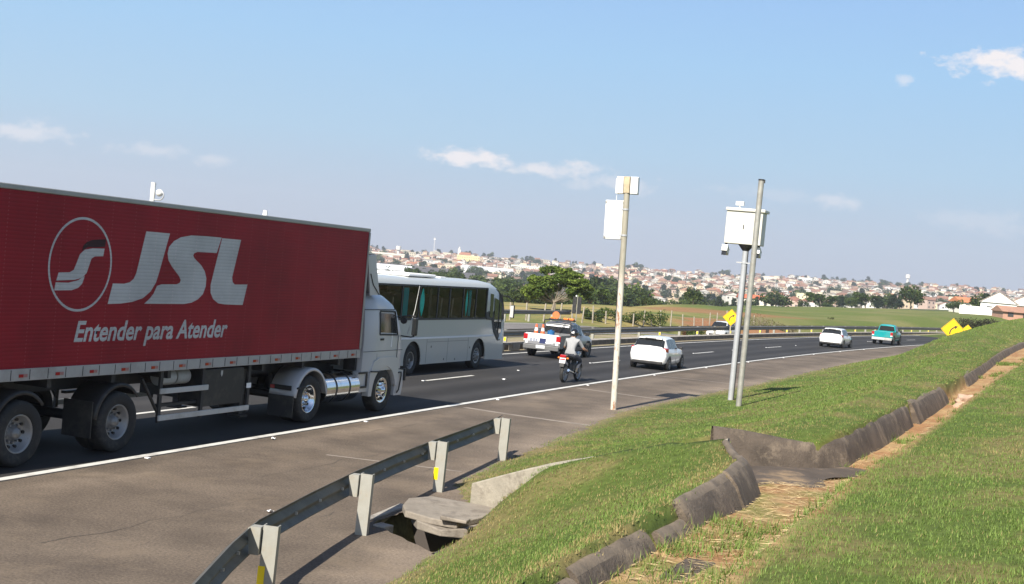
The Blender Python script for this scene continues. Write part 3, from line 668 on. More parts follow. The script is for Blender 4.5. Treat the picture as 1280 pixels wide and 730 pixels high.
# ---- articulated truck
x0, y0 = map(float, XY(-1.9, -1.72))
tk = thing('articulated_truck', 'articulated truck with a white cab and a long red box trailer lettered JSL', 'truck', (x0, y0, 0), -PHI)
def redmat():
    m = bpy.data.materials.new('red_ribbed_panel'); m.use_nodes = True; n = m.node_tree.nodes; l = m.node_tree.links; b = n['Principled BSDF']
    return m, n, l, b
def ribbed(name, c, rough=.55):
    m, n, l, b = redmat(); m.name = name
    t = n.new('ShaderNodeTexCoord'); s = n.new('ShaderNodeSeparateXYZ'); l.new(t.outputs['Object'], s.inputs[0])
    def math_(op, a, v):
        k = n.new('ShaderNodeMath'); k.operation = op; l.new(a, k.inputs[0]); k.inputs[1].default_value = v; return k.outputs[0]
    rib = math_('SINE', math_('MULTIPLY', s.outputs[2], 2*math.pi/.062), 0)
    ns = n.new('ShaderNodeTexNoise'); ns.inputs['Scale'].default_value = .7; ns.inputs['Detail'].default_value = 9; ns.inputs['Roughness'].default_value = .65; l.new(t.outputs['Object'], ns.inputs[0])
    mr = n.new('ShaderNodeMapRange'); l.new(ns.outputs['Fac'], mr.inputs[0]); mr.inputs[1].default_value = .3; mr.inputs[2].default_value = .7; mr.inputs[3].default_value = .76; mr.inputs[4].default_value = 1.16
    rc = n.new('ShaderNodeMapRange'); l.new(rib, rc.inputs[0]); rc.inputs[1].default_value = -1; rc.inputs[2].default_value = -.6; rc.inputs[3].default_value = .82; rc.inputs[4].default_value = 1
    # rows of small rivets every 0.61 m
    fy = math_('FRACT', math_('MULTIPLY', s.outputs[1], 1/.61), 0); fy = math_('LESS_THAN', math_('ABSOLUTE', math_('SUBTRACT', fy, .5), 0), .014)
    fz = math_('FRACT', math_('MULTIPLY', s.outputs[2], 1/.062), 0); fz = math_('LESS_THAN', math_('ABSOLUTE', math_('SUBTRACT', fz, .5), 0), .2)
    rv = n.new('ShaderNodeMath'); rv.operation = 'MULTIPLY'; l.new(fy, rv.inputs[0]); l.new(fz, rv.inputs[1])
    k = n.new('ShaderNodeMath'); k.operation = 'MULTIPLY'; l.new(mr.outputs[0], k.inputs[0]); l.new(rc.outputs[0], k.inputs[1])
    vm = n.new('ShaderNodeVectorMath'); vm.operation = 'SCALE'; vm.inputs[0].default_value = c; l.new(k.outputs[0], vm.inputs['Scale'])
    mx = n.new('ShaderNodeMixRGB'); l.new(math_('MULTIPLY', rv.outputs[0], .5), mx.inputs[0]); l.new(vm.outputs[0], mx.inputs[1]); mx.inputs[2].default_value = (min(1, c[0]*1.5), c[1]+.08, c[2]+.08, 1)
    l.new(mx.outputs[0], b.inputs['Base Color']); b.inputs['Roughness'].default_value = rough; b.inputs['Specular IOR Level'].default_value = .22
    bp = n.new('ShaderNodeBump'); bp.inputs['Strength'].default_value = .16; bp.inputs['Distance'].default_value = .006; l.new(rib, bp.inputs['Height']); l.new(bp.outputs[0], b.inputs['Normal'])
    return m
MTRED = ribbed('red_ribbed_panel', (.27, .007, .016))
MLOGO = ribbed('white_logo_vinyl', (.5, .5, .49), .5)
MLOGOD = ribbed('dark_logo_vinyl', (.035, .008, .012), .5)
MTGREY = mat('trailer_grey_rail', (.38, .37, .35), .5, dirt=(.27, .25, .22, .7), dscale=1.6, var=.08, vs=4)
MTALU = mat('trailer_roof_rail', (.33, .33, .31), .45, metal=.3, dirt=(.25, .24, .22, .6), dscale=2)
YF, YR = -1.4, -16.1
tb = MB(); tb.box((0, (YF+YR)/2, 2.945), (2.48, YF-YR, 2.75)); body = tb.obj('trailer_box', MTRED, tk)
t = MB(); t.box((0, (YF+YR)/2, 4.365), (2.52, YF-YR+.02, .085)); t.obj('roof_rail', MTALU, tk, bevel=.015)
t = MB()
for s in (-1, 1): t.box((s*1.225, (YF+YR)/2, 1.475), (.07, YF-YR, .19))
t.box((0, YF-.03, 1.475), (2.38, .06, .188)); t.box((0, YR+.03, 1.475), (2.38, .06, .188)); t.box((0, (YF+YR)/2, 1.52), (2.36, YF-YR-.2, .06))
rail = t.obj('base_rail', MTGREY, tk, bevel=.006)
for s in (-1, 1): MB().box((s*1.235, YF-.02, 2.95), (.06, .06, 2.73)).obj('corner_post', MTALU, tk, bevel=.01)
ref_m = MB().box((0, -.045, 0), (.012, .09, .05), mat=0).box((0, .045, 0), (.012, .09, .05), mat=1).mesh('reflector', [MRED, mat('pale_red_reflector', (.35, .16, .15), .4)])
for k in range(17):
    for s in (1, -1):
        o = bpy.data.objects.new('reflector', ref_m); col.objects.link(o); o.parent = rail; o.location = (s*1.266, -1.75-.83*k, 1.46)
t = MB()
for k in range(36): t.box((1.262, -1.6-.415*k, 1.475), (.005, .012, .16))
t.obj('rail_seams', MSTEEL, rail)['kind'] = 'stuff'
# lettering, flat vinyl on the side
XS = 1.243
LOGO = {
 'letter': [(-9.75,3.87),(-9.07,3.87),(-9.3,3.14),(-9.36,2.98),(-9.49,2.82),(-9.69,2.7),(-9.98,2.63),(-10.28,2.6),(-10.63,2.59),(-10.54,2.94),(-10.24,2.94),(-10.09,2.97),(-9.99,3.03),(-9.93,3.14)],
 'letter.S': [(-7.44,3.88),(-7.56,3.58),(-8.18,3.575),(-8.28,3.55),(-8.31,3.5),(-8.26,3.45),(-8.03,3.33),(-7.9,3.22),(-7.83,3.09),(-7.83,2.94),(-7.9,2.79),(-8.05,2.69),(-8.23,2.63),(-8.47,2.6),(-9.64,2.6),(-9.5,2.69),(-9.4,2.78),(-9.32,2.92),(-9.19,2.95),(-8.74,2.96),(-8.65,2.99),(-8.63,3.04),(-8.69,3.11),(-8.92,3.27),(-9.05,3.39),(-9.09,3.51),(-9.06,3.63),(-8.93,3.74),(-8.73,3.82),(-8.41,3.87),(-7.93,3.88)],
 'letter.L': [(-7.42,3.87),(-6.77,3.87),(-6.97,3.13),(-6.94,3.04),(-6.86,2.99),(-6.41,3.0),(-6.52,2.59),(-7.15,2.6),(-7.37,2.62),(-7.55,2.7),(-7.65,2.82),(-7.67,2.97)],
 'emblem.d': [(-11.39,3.46),(-11.36,3.55),(-11.28,3.61),(-11.14,3.65),(-10.81,3.68),(-10.82,3.55),(-11.08,3.53),(-11.24,3.53)],
 'emblem.u': [(-10.83,3.52),(-10.85,3.39),(-11.06,3.38),(-11.14,3.34),(-11.23,3.1),(-11.33,3.02),(-11.51,2.98),(-11.94,2.96),(-11.9,3.09),(-11.64,3.1),(-11.55,3.14),(-11.49,3.26),(-11.43,3.4),(-11.32,3.48),(-11.13,3.51)],
 'emblem.l': [(-11.95,2.93),(-11.65,2.93),(-11.42,2.975),(-11.27,3.05),(-11.32,2.92),(-11.41,2.85),(-11.56,2.81),(-11.97,2.8)],
}
for k, p in LOGO.items():
    for s in (1,):
        b = MB(); b.prism(p, XS-.002, XS+.001, lambda a, c, t_: (t_, a, c))
        b.obj('logo_letter' if k.startswith('letter') else 'logo_emblem', MLOGOD if k == 'emblem.d' else MLOGO, body)
b = MB(); n = 64
ro, ri = .775, .735
rows = [[(XS+.001, -11.385+r*math.cos(2*math.pi*i/n), 3.235+r*math.sin(2*math.pi*i/n)) for i in range(n)] for r in (ro, ri)]
b.grid(rows, smooth=False, close=True); b.obj('logo_ring', MLOGO, body)
def text_mesh(body_, size, shear=0, sx=1.0, ext=0, bold=0):
    cu_ = bpy.data.curves.new('txt', 'FONT'); cu_.body = body_; cu_.size = size; cu_.shear = shear; cu_.extrude = ext; cu_.offset = bold; cu_.resolution_u = 4
    o = bpy.data.objects.new('txt', cu_); col.objects.link(o); bpy.context.view_layer.update()
    dg = bpy.context.evaluated_depsgraph_get(); me_ = bpy.data.meshes.new_from_object(o.evaluated_get(dg)); bpy.data.objects.remove(o); bpy.data.curves.remove(cu_)
    for v in me_.vertices: v.co.x *= sx
    return me_
me_ = text_mesh('Entender para Atender', .475, .23, 1.0, 0, .011)
xs = [v.co.x for v in me_.vertices]; k_ = 4.43/(max(xs)-min(xs)); mn = min(xs)
for v in me_.vertices:
    v.co = Vector((XS+.001, -11.41+(v.co.x-mn)*k_, 1.972+v.co.y))
me_.materials.append(MLOGO); o = bpy.data.objects.new('slogan', me_); col.objects.link(o); o.parent = body
# running gear
t = MB()
for s in (-1, 1):
    t.box((s*.42, -8.8, 1.2), (.12, 14.4, .3)); t.box((s*.42, -1.2, .95), (.1, 5.4, .26))
for k in range(9): t.box((0, -2.2-1.6*k, 1.3), (2.3, .1, .16))
for y in (-10.05, -12.45, -14.85, -3.5, 0): t.cyl((-1.0, y, .53), (1.0, y, .53), .09, n=10)
t.box((0, -3.2, 1.18), (1.0, 1.0, .2)); t.box((.55, -10.05, .75), (.12, 1.0, .16)); t.box((.55, -12.45, .75), (.12, 1.0, .16)); t.box((0, -7.0, .95), (.9, .6, .5)); t.box((0, -2.0, .85), (.9, 1.4, .6))
t.box((0, .1, .8), (1.6, 1.6, .3))
t.obj('chassis', MSTEEL, tk)
for y in (-10.05, -12.45, -14.85):
    for s in (-1, 1): wheel('wheel', tk, (s*.93, y, .53), .53, .58, .31, s, True, True)
for s in (-1, 1):
    wheel('wheel', tk, (s*.92, -3.5, .525), .525, .58, .31, s, True, True, MALU)
    wheel('wheel', tk, (s*1.05, 0, .525), .525, .3, .31, s, True, False, MALU)
def arc_fender(r, y, zc, a0, a1, xa, xb, n=18, th=.012):
    b = MB(); rows = []
    for k in range(n+1):
        a = R_(a0+(a1-a0)*k/n); c, s = math.cos(a), math.sin(a)
        rows.append([(xa, y+r*c, zc+r*s), (xb-.03, y+r*c, zc+r*s), (xb, y+(r-.02)*c, zc+(r-.02)*s), (xb, y+(r-.07)*c, zc+(r-.07)*s)])
    b.grid(rows); return b
for s in (1, -1):
    o = arc_fender(.72, -3.5, .5, 172, 8, s*.6, s*1.25).obj('mudguard', MCABW, tk); m_ = o.modifiers.new('solid', 'SOLIDIFY'); m_.thickness = .012
    MB().box((s*.93, -4.24, .4), (.62, .025, .46)).obj('mud_flap', MBLK, tk)
    for y in (-10.05, -12.45, -14.85):
        o = arc_fender(.66, y, .56, 175, 40, s*.62, s*1.22).obj('mudguard', MBLK, tk); m_ = o.modifiers.new('solid', 'SOLIDIFY'); m_.thickness = .012
        MB().box((s*.92, y-.72, .62), (.6, .02, .62)).obj('mud_flap', MBLK, tk)
t = MB().box((.9, -4.26, .80), (.55, .03, .1), mat=0).box((.72, -4.28, .8), (.1, .02, .07), mat=1); t.obj('rear_lamp_bar', [MBLK, MRED], tk)
t = MB(); t.tube([(1.26, -4.15, .8), (1.29, -3.98, .82), (1.29, -3.86, .82)], .022, 6); t.obj('mudguard_stay', MBLK, tk)
b = MB().cyl((.9, -2.8, .68), (.9, -1.25, .68), .345, n=36); tankr = b.obj('fuel_tank', MALU, tk, bevel=.03)
for y in (-2.35, -1.72):
    MB().cyl((.9, y-.03, .68), (.9, y+.03, .68), .352, n=36).obj('strap', MBLK, tankr)
MB().cyl((.9, -2.05, 1.0), (.9, -2.05, 1.06), .06, n=12).obj('filler_cap', MBLK, tankr)
MB().cyl((-.9, -2.8, .68), (-.9, -1.25, .68), .345, n=24).obj('fuel_tank', MALU, tk)
# side guards, tool box, air tanks
MGUARD = mat('side_guard_grey', (.48, .48, .46), .5, dirt=(.25, .23, .2, .6))
for s in (1, -1):
    g = MB(); g.box((s*1.2, -8.16, 1.0), (.035, 1.5, .1)); g.box((s*1.2, -7.42, .51), (.035, 2.98, .1)); g.obj('side_guard', MGUARD, tk, bevel=.008)
    for y in (-8.86, -7.55, -5.95): MB().box((s*1.16, y, .9), (.05, .08, .95)).obj('guard_post', MSTEEL, tk)
    MB().tube([(s*1.14, -9.4, 1.25), (s*1.14, -8.88, .62)], .03, 6).obj('guard_brace', MSTEEL, tk); MB().box((s*1.05, -8.2, .72), (.1, 1.2, .05)).obj('guard_brace', MSTEEL, tk)
tbx = MB().box((.92, -6.85, .98), (.52, 1.4, .72)).obj('tool_box', MBLK, tk, bevel=.02)
MB().prism([(-.03, .05), (.03, .05), (.03, -.02), (0, -.07), (-.03, -.02)], 0, .006, lambda a, b_, t_: (1.181+t_, -6.95+a, 1.25+b_)).obj('badge', MGUARD, tbx)
MB().box((1.2, -5.98, .96), (.012, .16, .1)).obj('label_plate', MWHT, tk)
for y in (-8.35, -7.9):
    o = MB().cyl((.85, y-.2, 1.2), (.85, y+.2, 1.2), .15, n=20).obj('air_tank', MGUARD, tk, bevel=.04)
for s in (1, -1): MB().box((s*.75, -5.6, .75), (.14, .14, .95)).box((s*.75, -5.6, .27), (.3, .3, .04)).obj('landing_leg', MSTEEL, tk)
# cab
def loft(secs, mat=0):            # secs: list of (y, [(x, z) half profile bottom -> top centre]) mirrored
    rows = []
    for y, pts in secs:
        rows.append([(x, y if not isinstance(y, list) else y[i], z) for i, (x, z) in enumerate(pts)]+[(-x, y if not isinstance(y, list) else y[len(pts)-1-i], z) for i, (x, z) in enumerate(pts[::-1]) if x > 1e-6])
    return rows
cabsec = []
def cs(y, zt, xt=1.0, xb=1.22, zb=1.02, ys=None):
    zs = [zb, 1.2, 1.88, 2.46, 2.46+(zt-2.46)*.55, 2.46+(zt-2.46)*.93, zt]; xs_ = [xb, xb, xb, xb-.04, xb-.1, xb-.3, 0.0]
    return (ys if ys else y, list(zip(xs_, zs)))
secs = [cs(-1.2, 2.9), cs(-.5, 2.92), cs(-.1, 2.9), cs(.2, 2.82, ys=[.34, .34, .3, .24, .22, .2, .2]), cs(.42, 2.7, xb=1.21, ys=[.62, .62, .58, .42, .4, .38, .38]),
        cs(.5, 2.56, xb=1.19, ys=[.92, .93, .84, .52, .5, .49, .49]), cs(.56, 2.46, xb=1.14, ys=[1.0, 1.02, .93, .58, .57, .56, .56])]
rows = loft(secs)
cb = MB(); cb.grid(rows); cb.add(rows[0], [tuple(range(len(rows[0])))]); cb.add(rows[-1], [tuple(range(len(rows[-1])))])
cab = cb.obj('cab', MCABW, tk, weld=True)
# wheel arch panel and lower cab
def arch_poly(y0, y1, zb0, zt, yc, zc, r, a0=0, a1=180, n=16, zb1=None):
    p = [(y1, zt), (y0, zt), (y0, zb0)]
    p += [(yc-r*math.cos(R_(k)), zc+r*math.sin(R_(k))) for k in np.linspace(a0, a1, n)]
    return p+[(y1, zb1 if zb1 is not None else zb0)]
for s in (1, -1):
    b = MB(); b.prism(arch_poly(-1.2, .98, 1.06, 1.04, 0, .5, .64, 62, 118), s*1.2, s*1.1, lambda a, c, t_: (t_, a, c)) if False else None
    b = MB(); P_ = [(.72, 1.3), (.35, 1.34), (-.35, 1.34), (-.62, 1.25), (-.78, .95), (-.8, .42), (-.64, .42)]+[(.62*math.cos(R_(k)), .5+.62*math.sin(R_(k))) for k in np.linspace(175, 12, 16)]+[(.72, .6)]
    b.prism(P_, s*1.08, s*1.245, lambda a, c, t_: (t_, a, c)); b.obj('wheel_arch', MCABW, tk, bevel=.02)
    MB().box((s*1.1, -1.0, .78), (.2, .5, .5)).obj('step_panel', MCABW, tk, bevel=.02)
    st = MB(); st.box((s*1.22, -1.1, 1.0), (.03, .42, .045)); st.box((s*1.22, -1.1, .66), (.03, .42, .045)); st.box((s*1.22, -.9, .83), (.03, .045, .3)); st.tube([(s*1.26, -.78, 1.02), (s*1.262, -.3, 1.0)], .018, 6); st.obj('step', MBLK, tk)
    bp_ = MB(); bp_.prism([(.66, .36), (1.06, .36), (1.12, .6), (1.1, .98), (.7, 1.02)], s*.9, s*1.2, lambda a, c, t_: (t_, a, c)); bp_.obj('bumper_end', MCABW, tk, bevel=.03)
    st = MB(); st.tube([(s*1.22, .78, .42), (s*1.25, .82, .5), (s*1.25, .9, .85), (s*1.22, .95, .93), (s*1.22, .78, .93)], .02, 6); st.obj('grab_handle', MBLK, tk)
    w_ = MB(); w_.prism([(-.36, 1.95), (.5, 1.92), (.36, 2.4), (-.36, 2.42)], s*1.19, s*1.222, lambda a, c, t_: (t_-max(0, (c-1.9))*.07*s, a, c)); w_.obj('side_window', MGLASS, cab, bevel=.01)
    f_ = MB()
    for a, c in (((-.4, 1.9), (.56, 1.88)), ((.56, 1.88), (.4, 2.45)), ((.4, 2.45), (-.4, 2.46)), ((-.4, 2.46), (-.4, 1.9))):
        f_.tube([(s*(1.222-max(0, c_[1]-1.9)*.07), c_[0], c_[1]) for c_ in (a, c)], .022, 6)
    f_.obj('window_seal', MBLK, cab)
    MB().box((s*1.226, -.26, 1.78), (.02, .17, .05)).obj('door_handle', MBLK, cab)
    dl = MB()
    for a, c in (((-.46, 1.2), (-.46, 2.44)), ((.62, 1.3), (.62, 1.86))): dl.tube([(s*1.221, a[0], a[1]), (s*(1.221 if c[1] < 2 else 1.183), c[0], c[1])], .008, 5)
    dl.tube([(s*1.223, -1.2, 1.5), (s*1.223, .9, 1.5)], .007, 5); dl.tube([(s*1.185, -1.2, 2.5), (s*1.185, .4, 2.5)], .012, 5)
    dl.obj('panel_seams', mat('seam_grey', (.12, .12, .12), .8), cab)
    MB().box((s*1.224, .26, 1.75), (.008, .035, .33)).obj('door_highlight', MWHT, cab)  # white strip painting the bright highlight down the door
    mi = MB(); mi.box((0, 0, 0), (.1, .18, .45)); mo = mi.obj('mirror', MBLK, tk, bevel=.03, loc=(s*1.5, .93, 2.1)); MB().box((s*0, -.094, 0), (.075, .006, .4)).obj('mirror_glass', MGLASS, mo)
    am = MB(); am.tube([(s*1.15, .62, 2.32), (s*1.35, .85, 2.36), (s*1.5, .93, 2.36)], .02, 6); am.tube([(s*1.17, .8, 1.85), (s*1.4, .95, 1.83), (s*1.5, .93, 1.86)], .018, 6); am.cyl((s*1.28, .70, 2.24), (s*1.28, .75, 2.24), .085, n=14); am.obj('mirror_arm', MBLK, tk)
MB().prism([(.575, 2.38), (.88, 1.62), (.95, 1.62), (.62, 2.42)], -1.06, 1.06, lambda a, c, t_: (t_, a+.012, c)).obj('windscreen', MGLASS, cab)
MB().box((0, 1.03, .7), (1.8, .12, .6)).box((0, 1.03, 1.2), (1.5, .06, .3)).obj('front_bumper', MCABW, tk, bevel=.02)
MB().box((1.14, 1.16, .86), (.2, .06, .3)).obj('lamp_guard', MBLK, tk)
d = MB(); prof = [(-1.05, 2.84), (-.56, 2.86), (-.68, 3.15), (-.82, 3.5), (-.9, 3.81), (-1.3, 3.77)]
for s in (1, -1): d.prism(prof, s*1.17, s*1.2, lambda a, c, t_: (t_, a, c))
d.grid([[(x, y-.0, z) for x in np.linspace(-1.17, 1.17, 5)] for y, z in prof[1:5]])
d.obj('wind_deflector', MCABW, tk)
MB().tube([(1.21, -1.12, 3.35), (1.21, -.95, 3.1), (1.21, -.6, 2.86)], .012, 5).obj('deflector_cable', MBLK, tk)
MB().tube([(1.3, .95, 1.9), (1.34, 1.18, 2.5), (1.36, 1.3, 3.12)], [.012, .009, .006], 6).obj('antenna', MGUARD, tk)
t = MB(); t.cyl((.5, -1.33, 1.3), (.5, -1.33, 3.0), .06, n=12); t.tube([(-.2, -1.25, 1.5), (-.1, -1.32, 1.9), (.2, -1.35, 1.6), (.4, -1.3, 2.1)], .02, 6); t.box((.95, -1.28, 1.75), (.3, .1, 1.4)); t.obj('cab_rear_pipes', MSTEEL, tk)

# ---- bus
x0, y0 = map(float, XY(13.25, -5.72))
bus = thing('bus', 'white coach bus with dark windows and turquoise curtains beside the truck cab', 'bus', (x0, y0, 0), -head(13.25))
def bsec(y, zt, xs_=1.25, ys=None, zw1=2.92, zb=1.8):
    return (ys if ys else y, [(xs_, zb), (xs_, zb+.001+(zw1-zb)*.5), (xs_-.02, zw1), (xs_-.07, zw1+(zt-zw1)*.45), (xs_-.24, zw1+(zt-zw1)*.82), (xs_-.55, zw1+(zt-zw1)*.96), (0, zt)])
panes = [-8.1, -6.35, -5.1, -3.72, -2.78, -1.66, -.55, .42]
ysl = sorted(set([-8.9, -8.5]+panes+[.6]))
secs = [bsec(y, 3.19) for y in ysl]+[bsec(1.1, 3.15, 1.25, zw1=2.88), bsec(1.5, 3.05, 1.24, zw1=2.78, ys=[1.62, 1.6, 1.5, 1.45, 1.4, 1.4, 1.4]), bsec(1.9, 2.92, 1.22, zw1=2.62, ys=[2.02, 1.98, 1.84, 1.76, 1.72, 1.7, 1.7]), bsec(2.1, 2.6, 1.14, zw1=2.4, ys=[2.25, 2.2, 2.06, 2.0, 1.97, 1.95, 1.95]), bsec(2.2, 2.35, 1.0, zw1=2.25, ys=[2.34, 2.3, 2.2, 2.16, 2.13, 2.12, 2.12])]
rows = loft(secs); nc = len(rows[0]); ub = MB()
for j in range(len(rows)-1):
    for i in range(nc-1):
        if i in (0, 1, nc-3, nc-2) and -8.2 < ysl[min(j, len(ysl)-1)] < .4 and j < len(ysl)-1: continue     # window openings
        ub.add([rows[j][i], rows[j][i+1], rows[j+1][i+1], rows[j+1][i]], [(0, 1, 2, 3)], 0, True)
ub.add(rows[0], [tuple(range(nc))]); ub.add(rows[-1], [tuple(range(nc))])
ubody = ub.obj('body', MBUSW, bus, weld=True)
for s in (1, -1):
    ARC = lambda yc: [(yc-.63*math.cos(R_(k)), .48+.63*math.sin(R_(k))) for k in np.linspace(-14, 194, 18)]
    P_ = [(2.2, 1.8), (-8.9, 1.8), (-8.9, .38)]+ARC(-5.3)+ARC(0)+[(2.3, .28)]
    b = MB(); b.prism(P_, s*1.22, s*1.25, lambda a, c, t_: (t_, a, c)); b.obj('side_panel', MBUSW, bus)
    m_ = MB(); m_.box((s*1.255, -3.2, 1.2), (.02, 9.0, .06)); m_.obj('moulding', MWHT, bus, bevel=.006)
    m_ = MB()
    for y in (-6.2, -4.3, -2.65, -.95): m_.box((s*1.2515, y, .76), (.004, .012, .8))
    m_.box((s*1.2515, -2.6, 1.06), (.004, 3.3, .012))
    for (y, z) in ((-3.95, .9), (-2.9, .45), (-.8, .8), (-2.0, .42)): m_.box((s*1.252, y, z), (.01, .05, .07))
    m_.obj('hatch_seams', mat('hatch_seam', (.15, .15, .14), .8), bus)
    arch = MB(); arch.box((s*.9, -5.3, .75), (.5, 1.4, .8)); arch.box((s*.9, 0, .75), (.5, 1.4, .8))
    fr = MB()
    for y in panes: fr.box((s*1.236, y, 2.36), (.03, .07, 1.13))
    fr.box((s*1.24, -3.85, 1.83), (.03, 8.6, .07)); fr.box((s*1.232, -3.85, 2.92), (.03, 8.6, .06)); fr.obj('window_frame', MBLK, bus)
front = MB()
front.add([(1.25, 2.2, 1.8), (1.25, 2.3, .28), (1.0, 2.46, .28), (1.0, 2.35, 1.8), (-1.0, 2.35, 1.8), (-1.0, 2.46, .28), (-1.25, 2.3, .28), (-1.25, 2.2, 1.8)], [(0, 1, 2, 3), (3, 2, 5, 4), (4, 5, 6, 7)]); front.obj('front_panel', MBUSW, bus)
gl = bpy.data.materials.new('tinted_bus_glass'); gl.use_nodes = True; n = gl.node_tree.nodes; l = gl.node_tree.links; n.clear()
o_ = n.new('ShaderNodeOutputMaterial'); mx = n.new('ShaderNodeMixShader'); tr = n.new('ShaderNodeBsdfTransparent'); gs = n.new('ShaderNodeBsdfGlossy'); tr.inputs[0].default_value = (.86, .86, .84, 1); gs.inputs['Roughness'].default_value = .03
fr_ = n.new('ShaderNodeFresnel'); fr_.inputs[0].default_value = 1.22; l.new(fr_.outputs[0], mx.inputs[0]); l.new(tr.outputs[0], mx.inputs[1]); l.new(gs.outputs[0], mx.inputs[2]); l.new(mx.outputs[0], o_.inputs[0])
for s in (1, -1):
    for a, c in zip(panes[:-1], panes[1:]):
        pw = MB(); e0, e1 = a+.03, c-.03; pw.f.append((0, 1, 2, 3) if s > 0 else (3, 2, 1, 0)); pw.v += [(s*1.238, e0, 1.84), (s*1.238, e1, 1.84), (s*1.226, e1, 2.9), (s*1.226, e0, 2.9)]; pw.m.append(0); pw.sm.append(False)
        wm_ = bpy.data.meshes.new('window'); wm_.from_pydata(pw.v, [], pw.f); wm_.materials.append(gl); wo = bpy.data.objects.new('window', wm_); col.objects.link(wo); wo.parent = bus
MINT = mat('bus_interior_brown', (.09, .07, .05), .9, var=.3, vs=2)
t = MB(); t.box((0, -3.9, 1.5), (2.3, 9.2, .06)); t.box((0, -3.9, 2.96), (2.2, 9.0, .04)); t.box((0, -8.6, 2.3), (2.2, .05, 1.3)); t.obj('interior', MINT, bus)
MSEAT = mat('bus_seat_cloth', (.16, .12, .085), .9, var=.3, vs=5)
sm_ = MB()
sm_.box((.0, 0, .25), (.9, .12, .75), rx=-.12); sm_.box((0, .25, -.05), (.9, .5, .12)); smesh = sm_.mesh('seat', [MSEAT])
for k in range(9):
    for s in (1, -1):
        o = bpy.data.objects.new('seat', smesh); col.objects.link(o); o.parent = bus; o.location = (s*.68, -7.7+.9*k, 1.9)
MCURT = mat('turquoise_curtain', (.03, .78, .68), .8, var=.1, vs=8)
MCURTD = mat('dim_teal_curtain', (.02, .25, .27), .9)
def curtain(y, wd, s, m, lens=True):
    b = MB(); rows = []
    for k in range(13):
        z = 1.92+.92*k/12; e = math.sin(math.pi*min(1, max(0, k/12)))**.8 if lens else .8
        e = max(e, .12); rows.append([(s*(1.19+.018*math.cos(j*2.4)), y+wd*e*(j/6-.5), z) for j in range(7)])
    return b.grid(rows).obj('curtain', m, bus)
curtain(-4.8, .36, 1, MCURT); curtain(-1.27, .2, 1, MCURT); curtain(-6.0, .5, 1, MCURTD, False); curtain(-1.0, .32, 1, MCURTD, False); curtain(-4.2, .3, 1, MINT, False)
for s in (1, -1):
    for y, nm in ((-5.3, 1), (0, 0)):
        wheel('wheel', bus, (s*(.95 if nm else 1.06), y, .48), .48, .5 if nm else .26, .28, s, True, bool(nm))
MB().box((0, -5.3, .8), (2.3, 1.5, .7)).box((0, 0, .8), (2.3, 1.5, .7)).box((0, -3, .5), (1.6, 9, .3)).obj('underbody', MBLK, bus)
# entry door: dark glass leaf that narrows downwards
D_o = [(.46, 2.95), (1.4, 2.9), (1.82, 2.66), (2.08, 2.2), (2.2, 1.7), (2.22, 1.02), (1.66, 1.0), (1.22, 1.33), (.98, 1.76), (.46, 1.79)]
dm = MB(); dm.prism(D_o, 1.2, 1.268, lambda a, c, t_: (t_-max(0, a-2.0)*.15-max(0, c-2.65)*.25, a, c)); door = dm.obj('door', MBLK, bus)
for q in ([(.74, 2.74), (1.0, 2.72), (1.0, 1.86), (.74, 1.88)], [(1.1, 2.6), (1.5, 2.5), (1.5, 1.4), (1.2, 1.6)], [(1.6, 2.45), (1.76, 2.38), (1.94, 1.25), (1.66, 1.3)]):
    b = MB(); b.prism(q, 1.262, 1.272, lambda a, c, t_: (t_-max(0, a-2.0)*.15-max(0, c-2.65)*.25, a, c)); b.obj('door_pane', mat('reflective_door_glass', (.05, .055, .05), .04, spec=.9), door)
MB().prism([(1.72, 1.04), (2.1, 1.06), (2.0, 1.45), (1.85, 1.25)], 1.2, 1.276, lambda a, c, t_: (t_, a, c)).obj('door_kick_panel', MWHT, door)
ws = MB(); ws.add([(1.1, 2.28, 1.75), (-1.1, 2.28, 1.75), (-1.0, 2.12, 2.5), (1.0, 2.12, 2.5)], [(0, 1, 2, 3)]); 
for i in range(4): ws.v[i] = (ws.v[i][0], ws.v[i][1]+.1, ws.v[i][2])
ws.obj('windscreen', MGLASS, bus)
for s in (1, -1):
    t = MB(); t.tube([(s*1.0, 2.0, 2.68), (s*1.3, 2.3, 2.66), (s*1.42, 2.5, 2.5), (s*1.42, 2.52, 2.3)], .025, 6); arm = t.obj('mirror_arm', MBLK, bus)
    MB().box((s*1.42, 2.5, 2.1), (.16, .12, .5)).obj('mirror', MBLK, bus, bevel=.03); MB().box((s*1.42, 2.437, 2.1), (.13, .006, .44)).obj('mirror_glass', MGUARD, bus)
MB().box((.1, -4.2, 3.24), (1.5, 2.1, .1)).obj('air_conditioner', MWHT, bus, bevel=.05)
MB().box((.2, -1.9, 3.19), (.6, .5, .08)).obj('roof_hatch', MWHT, bus, bevel=.03)

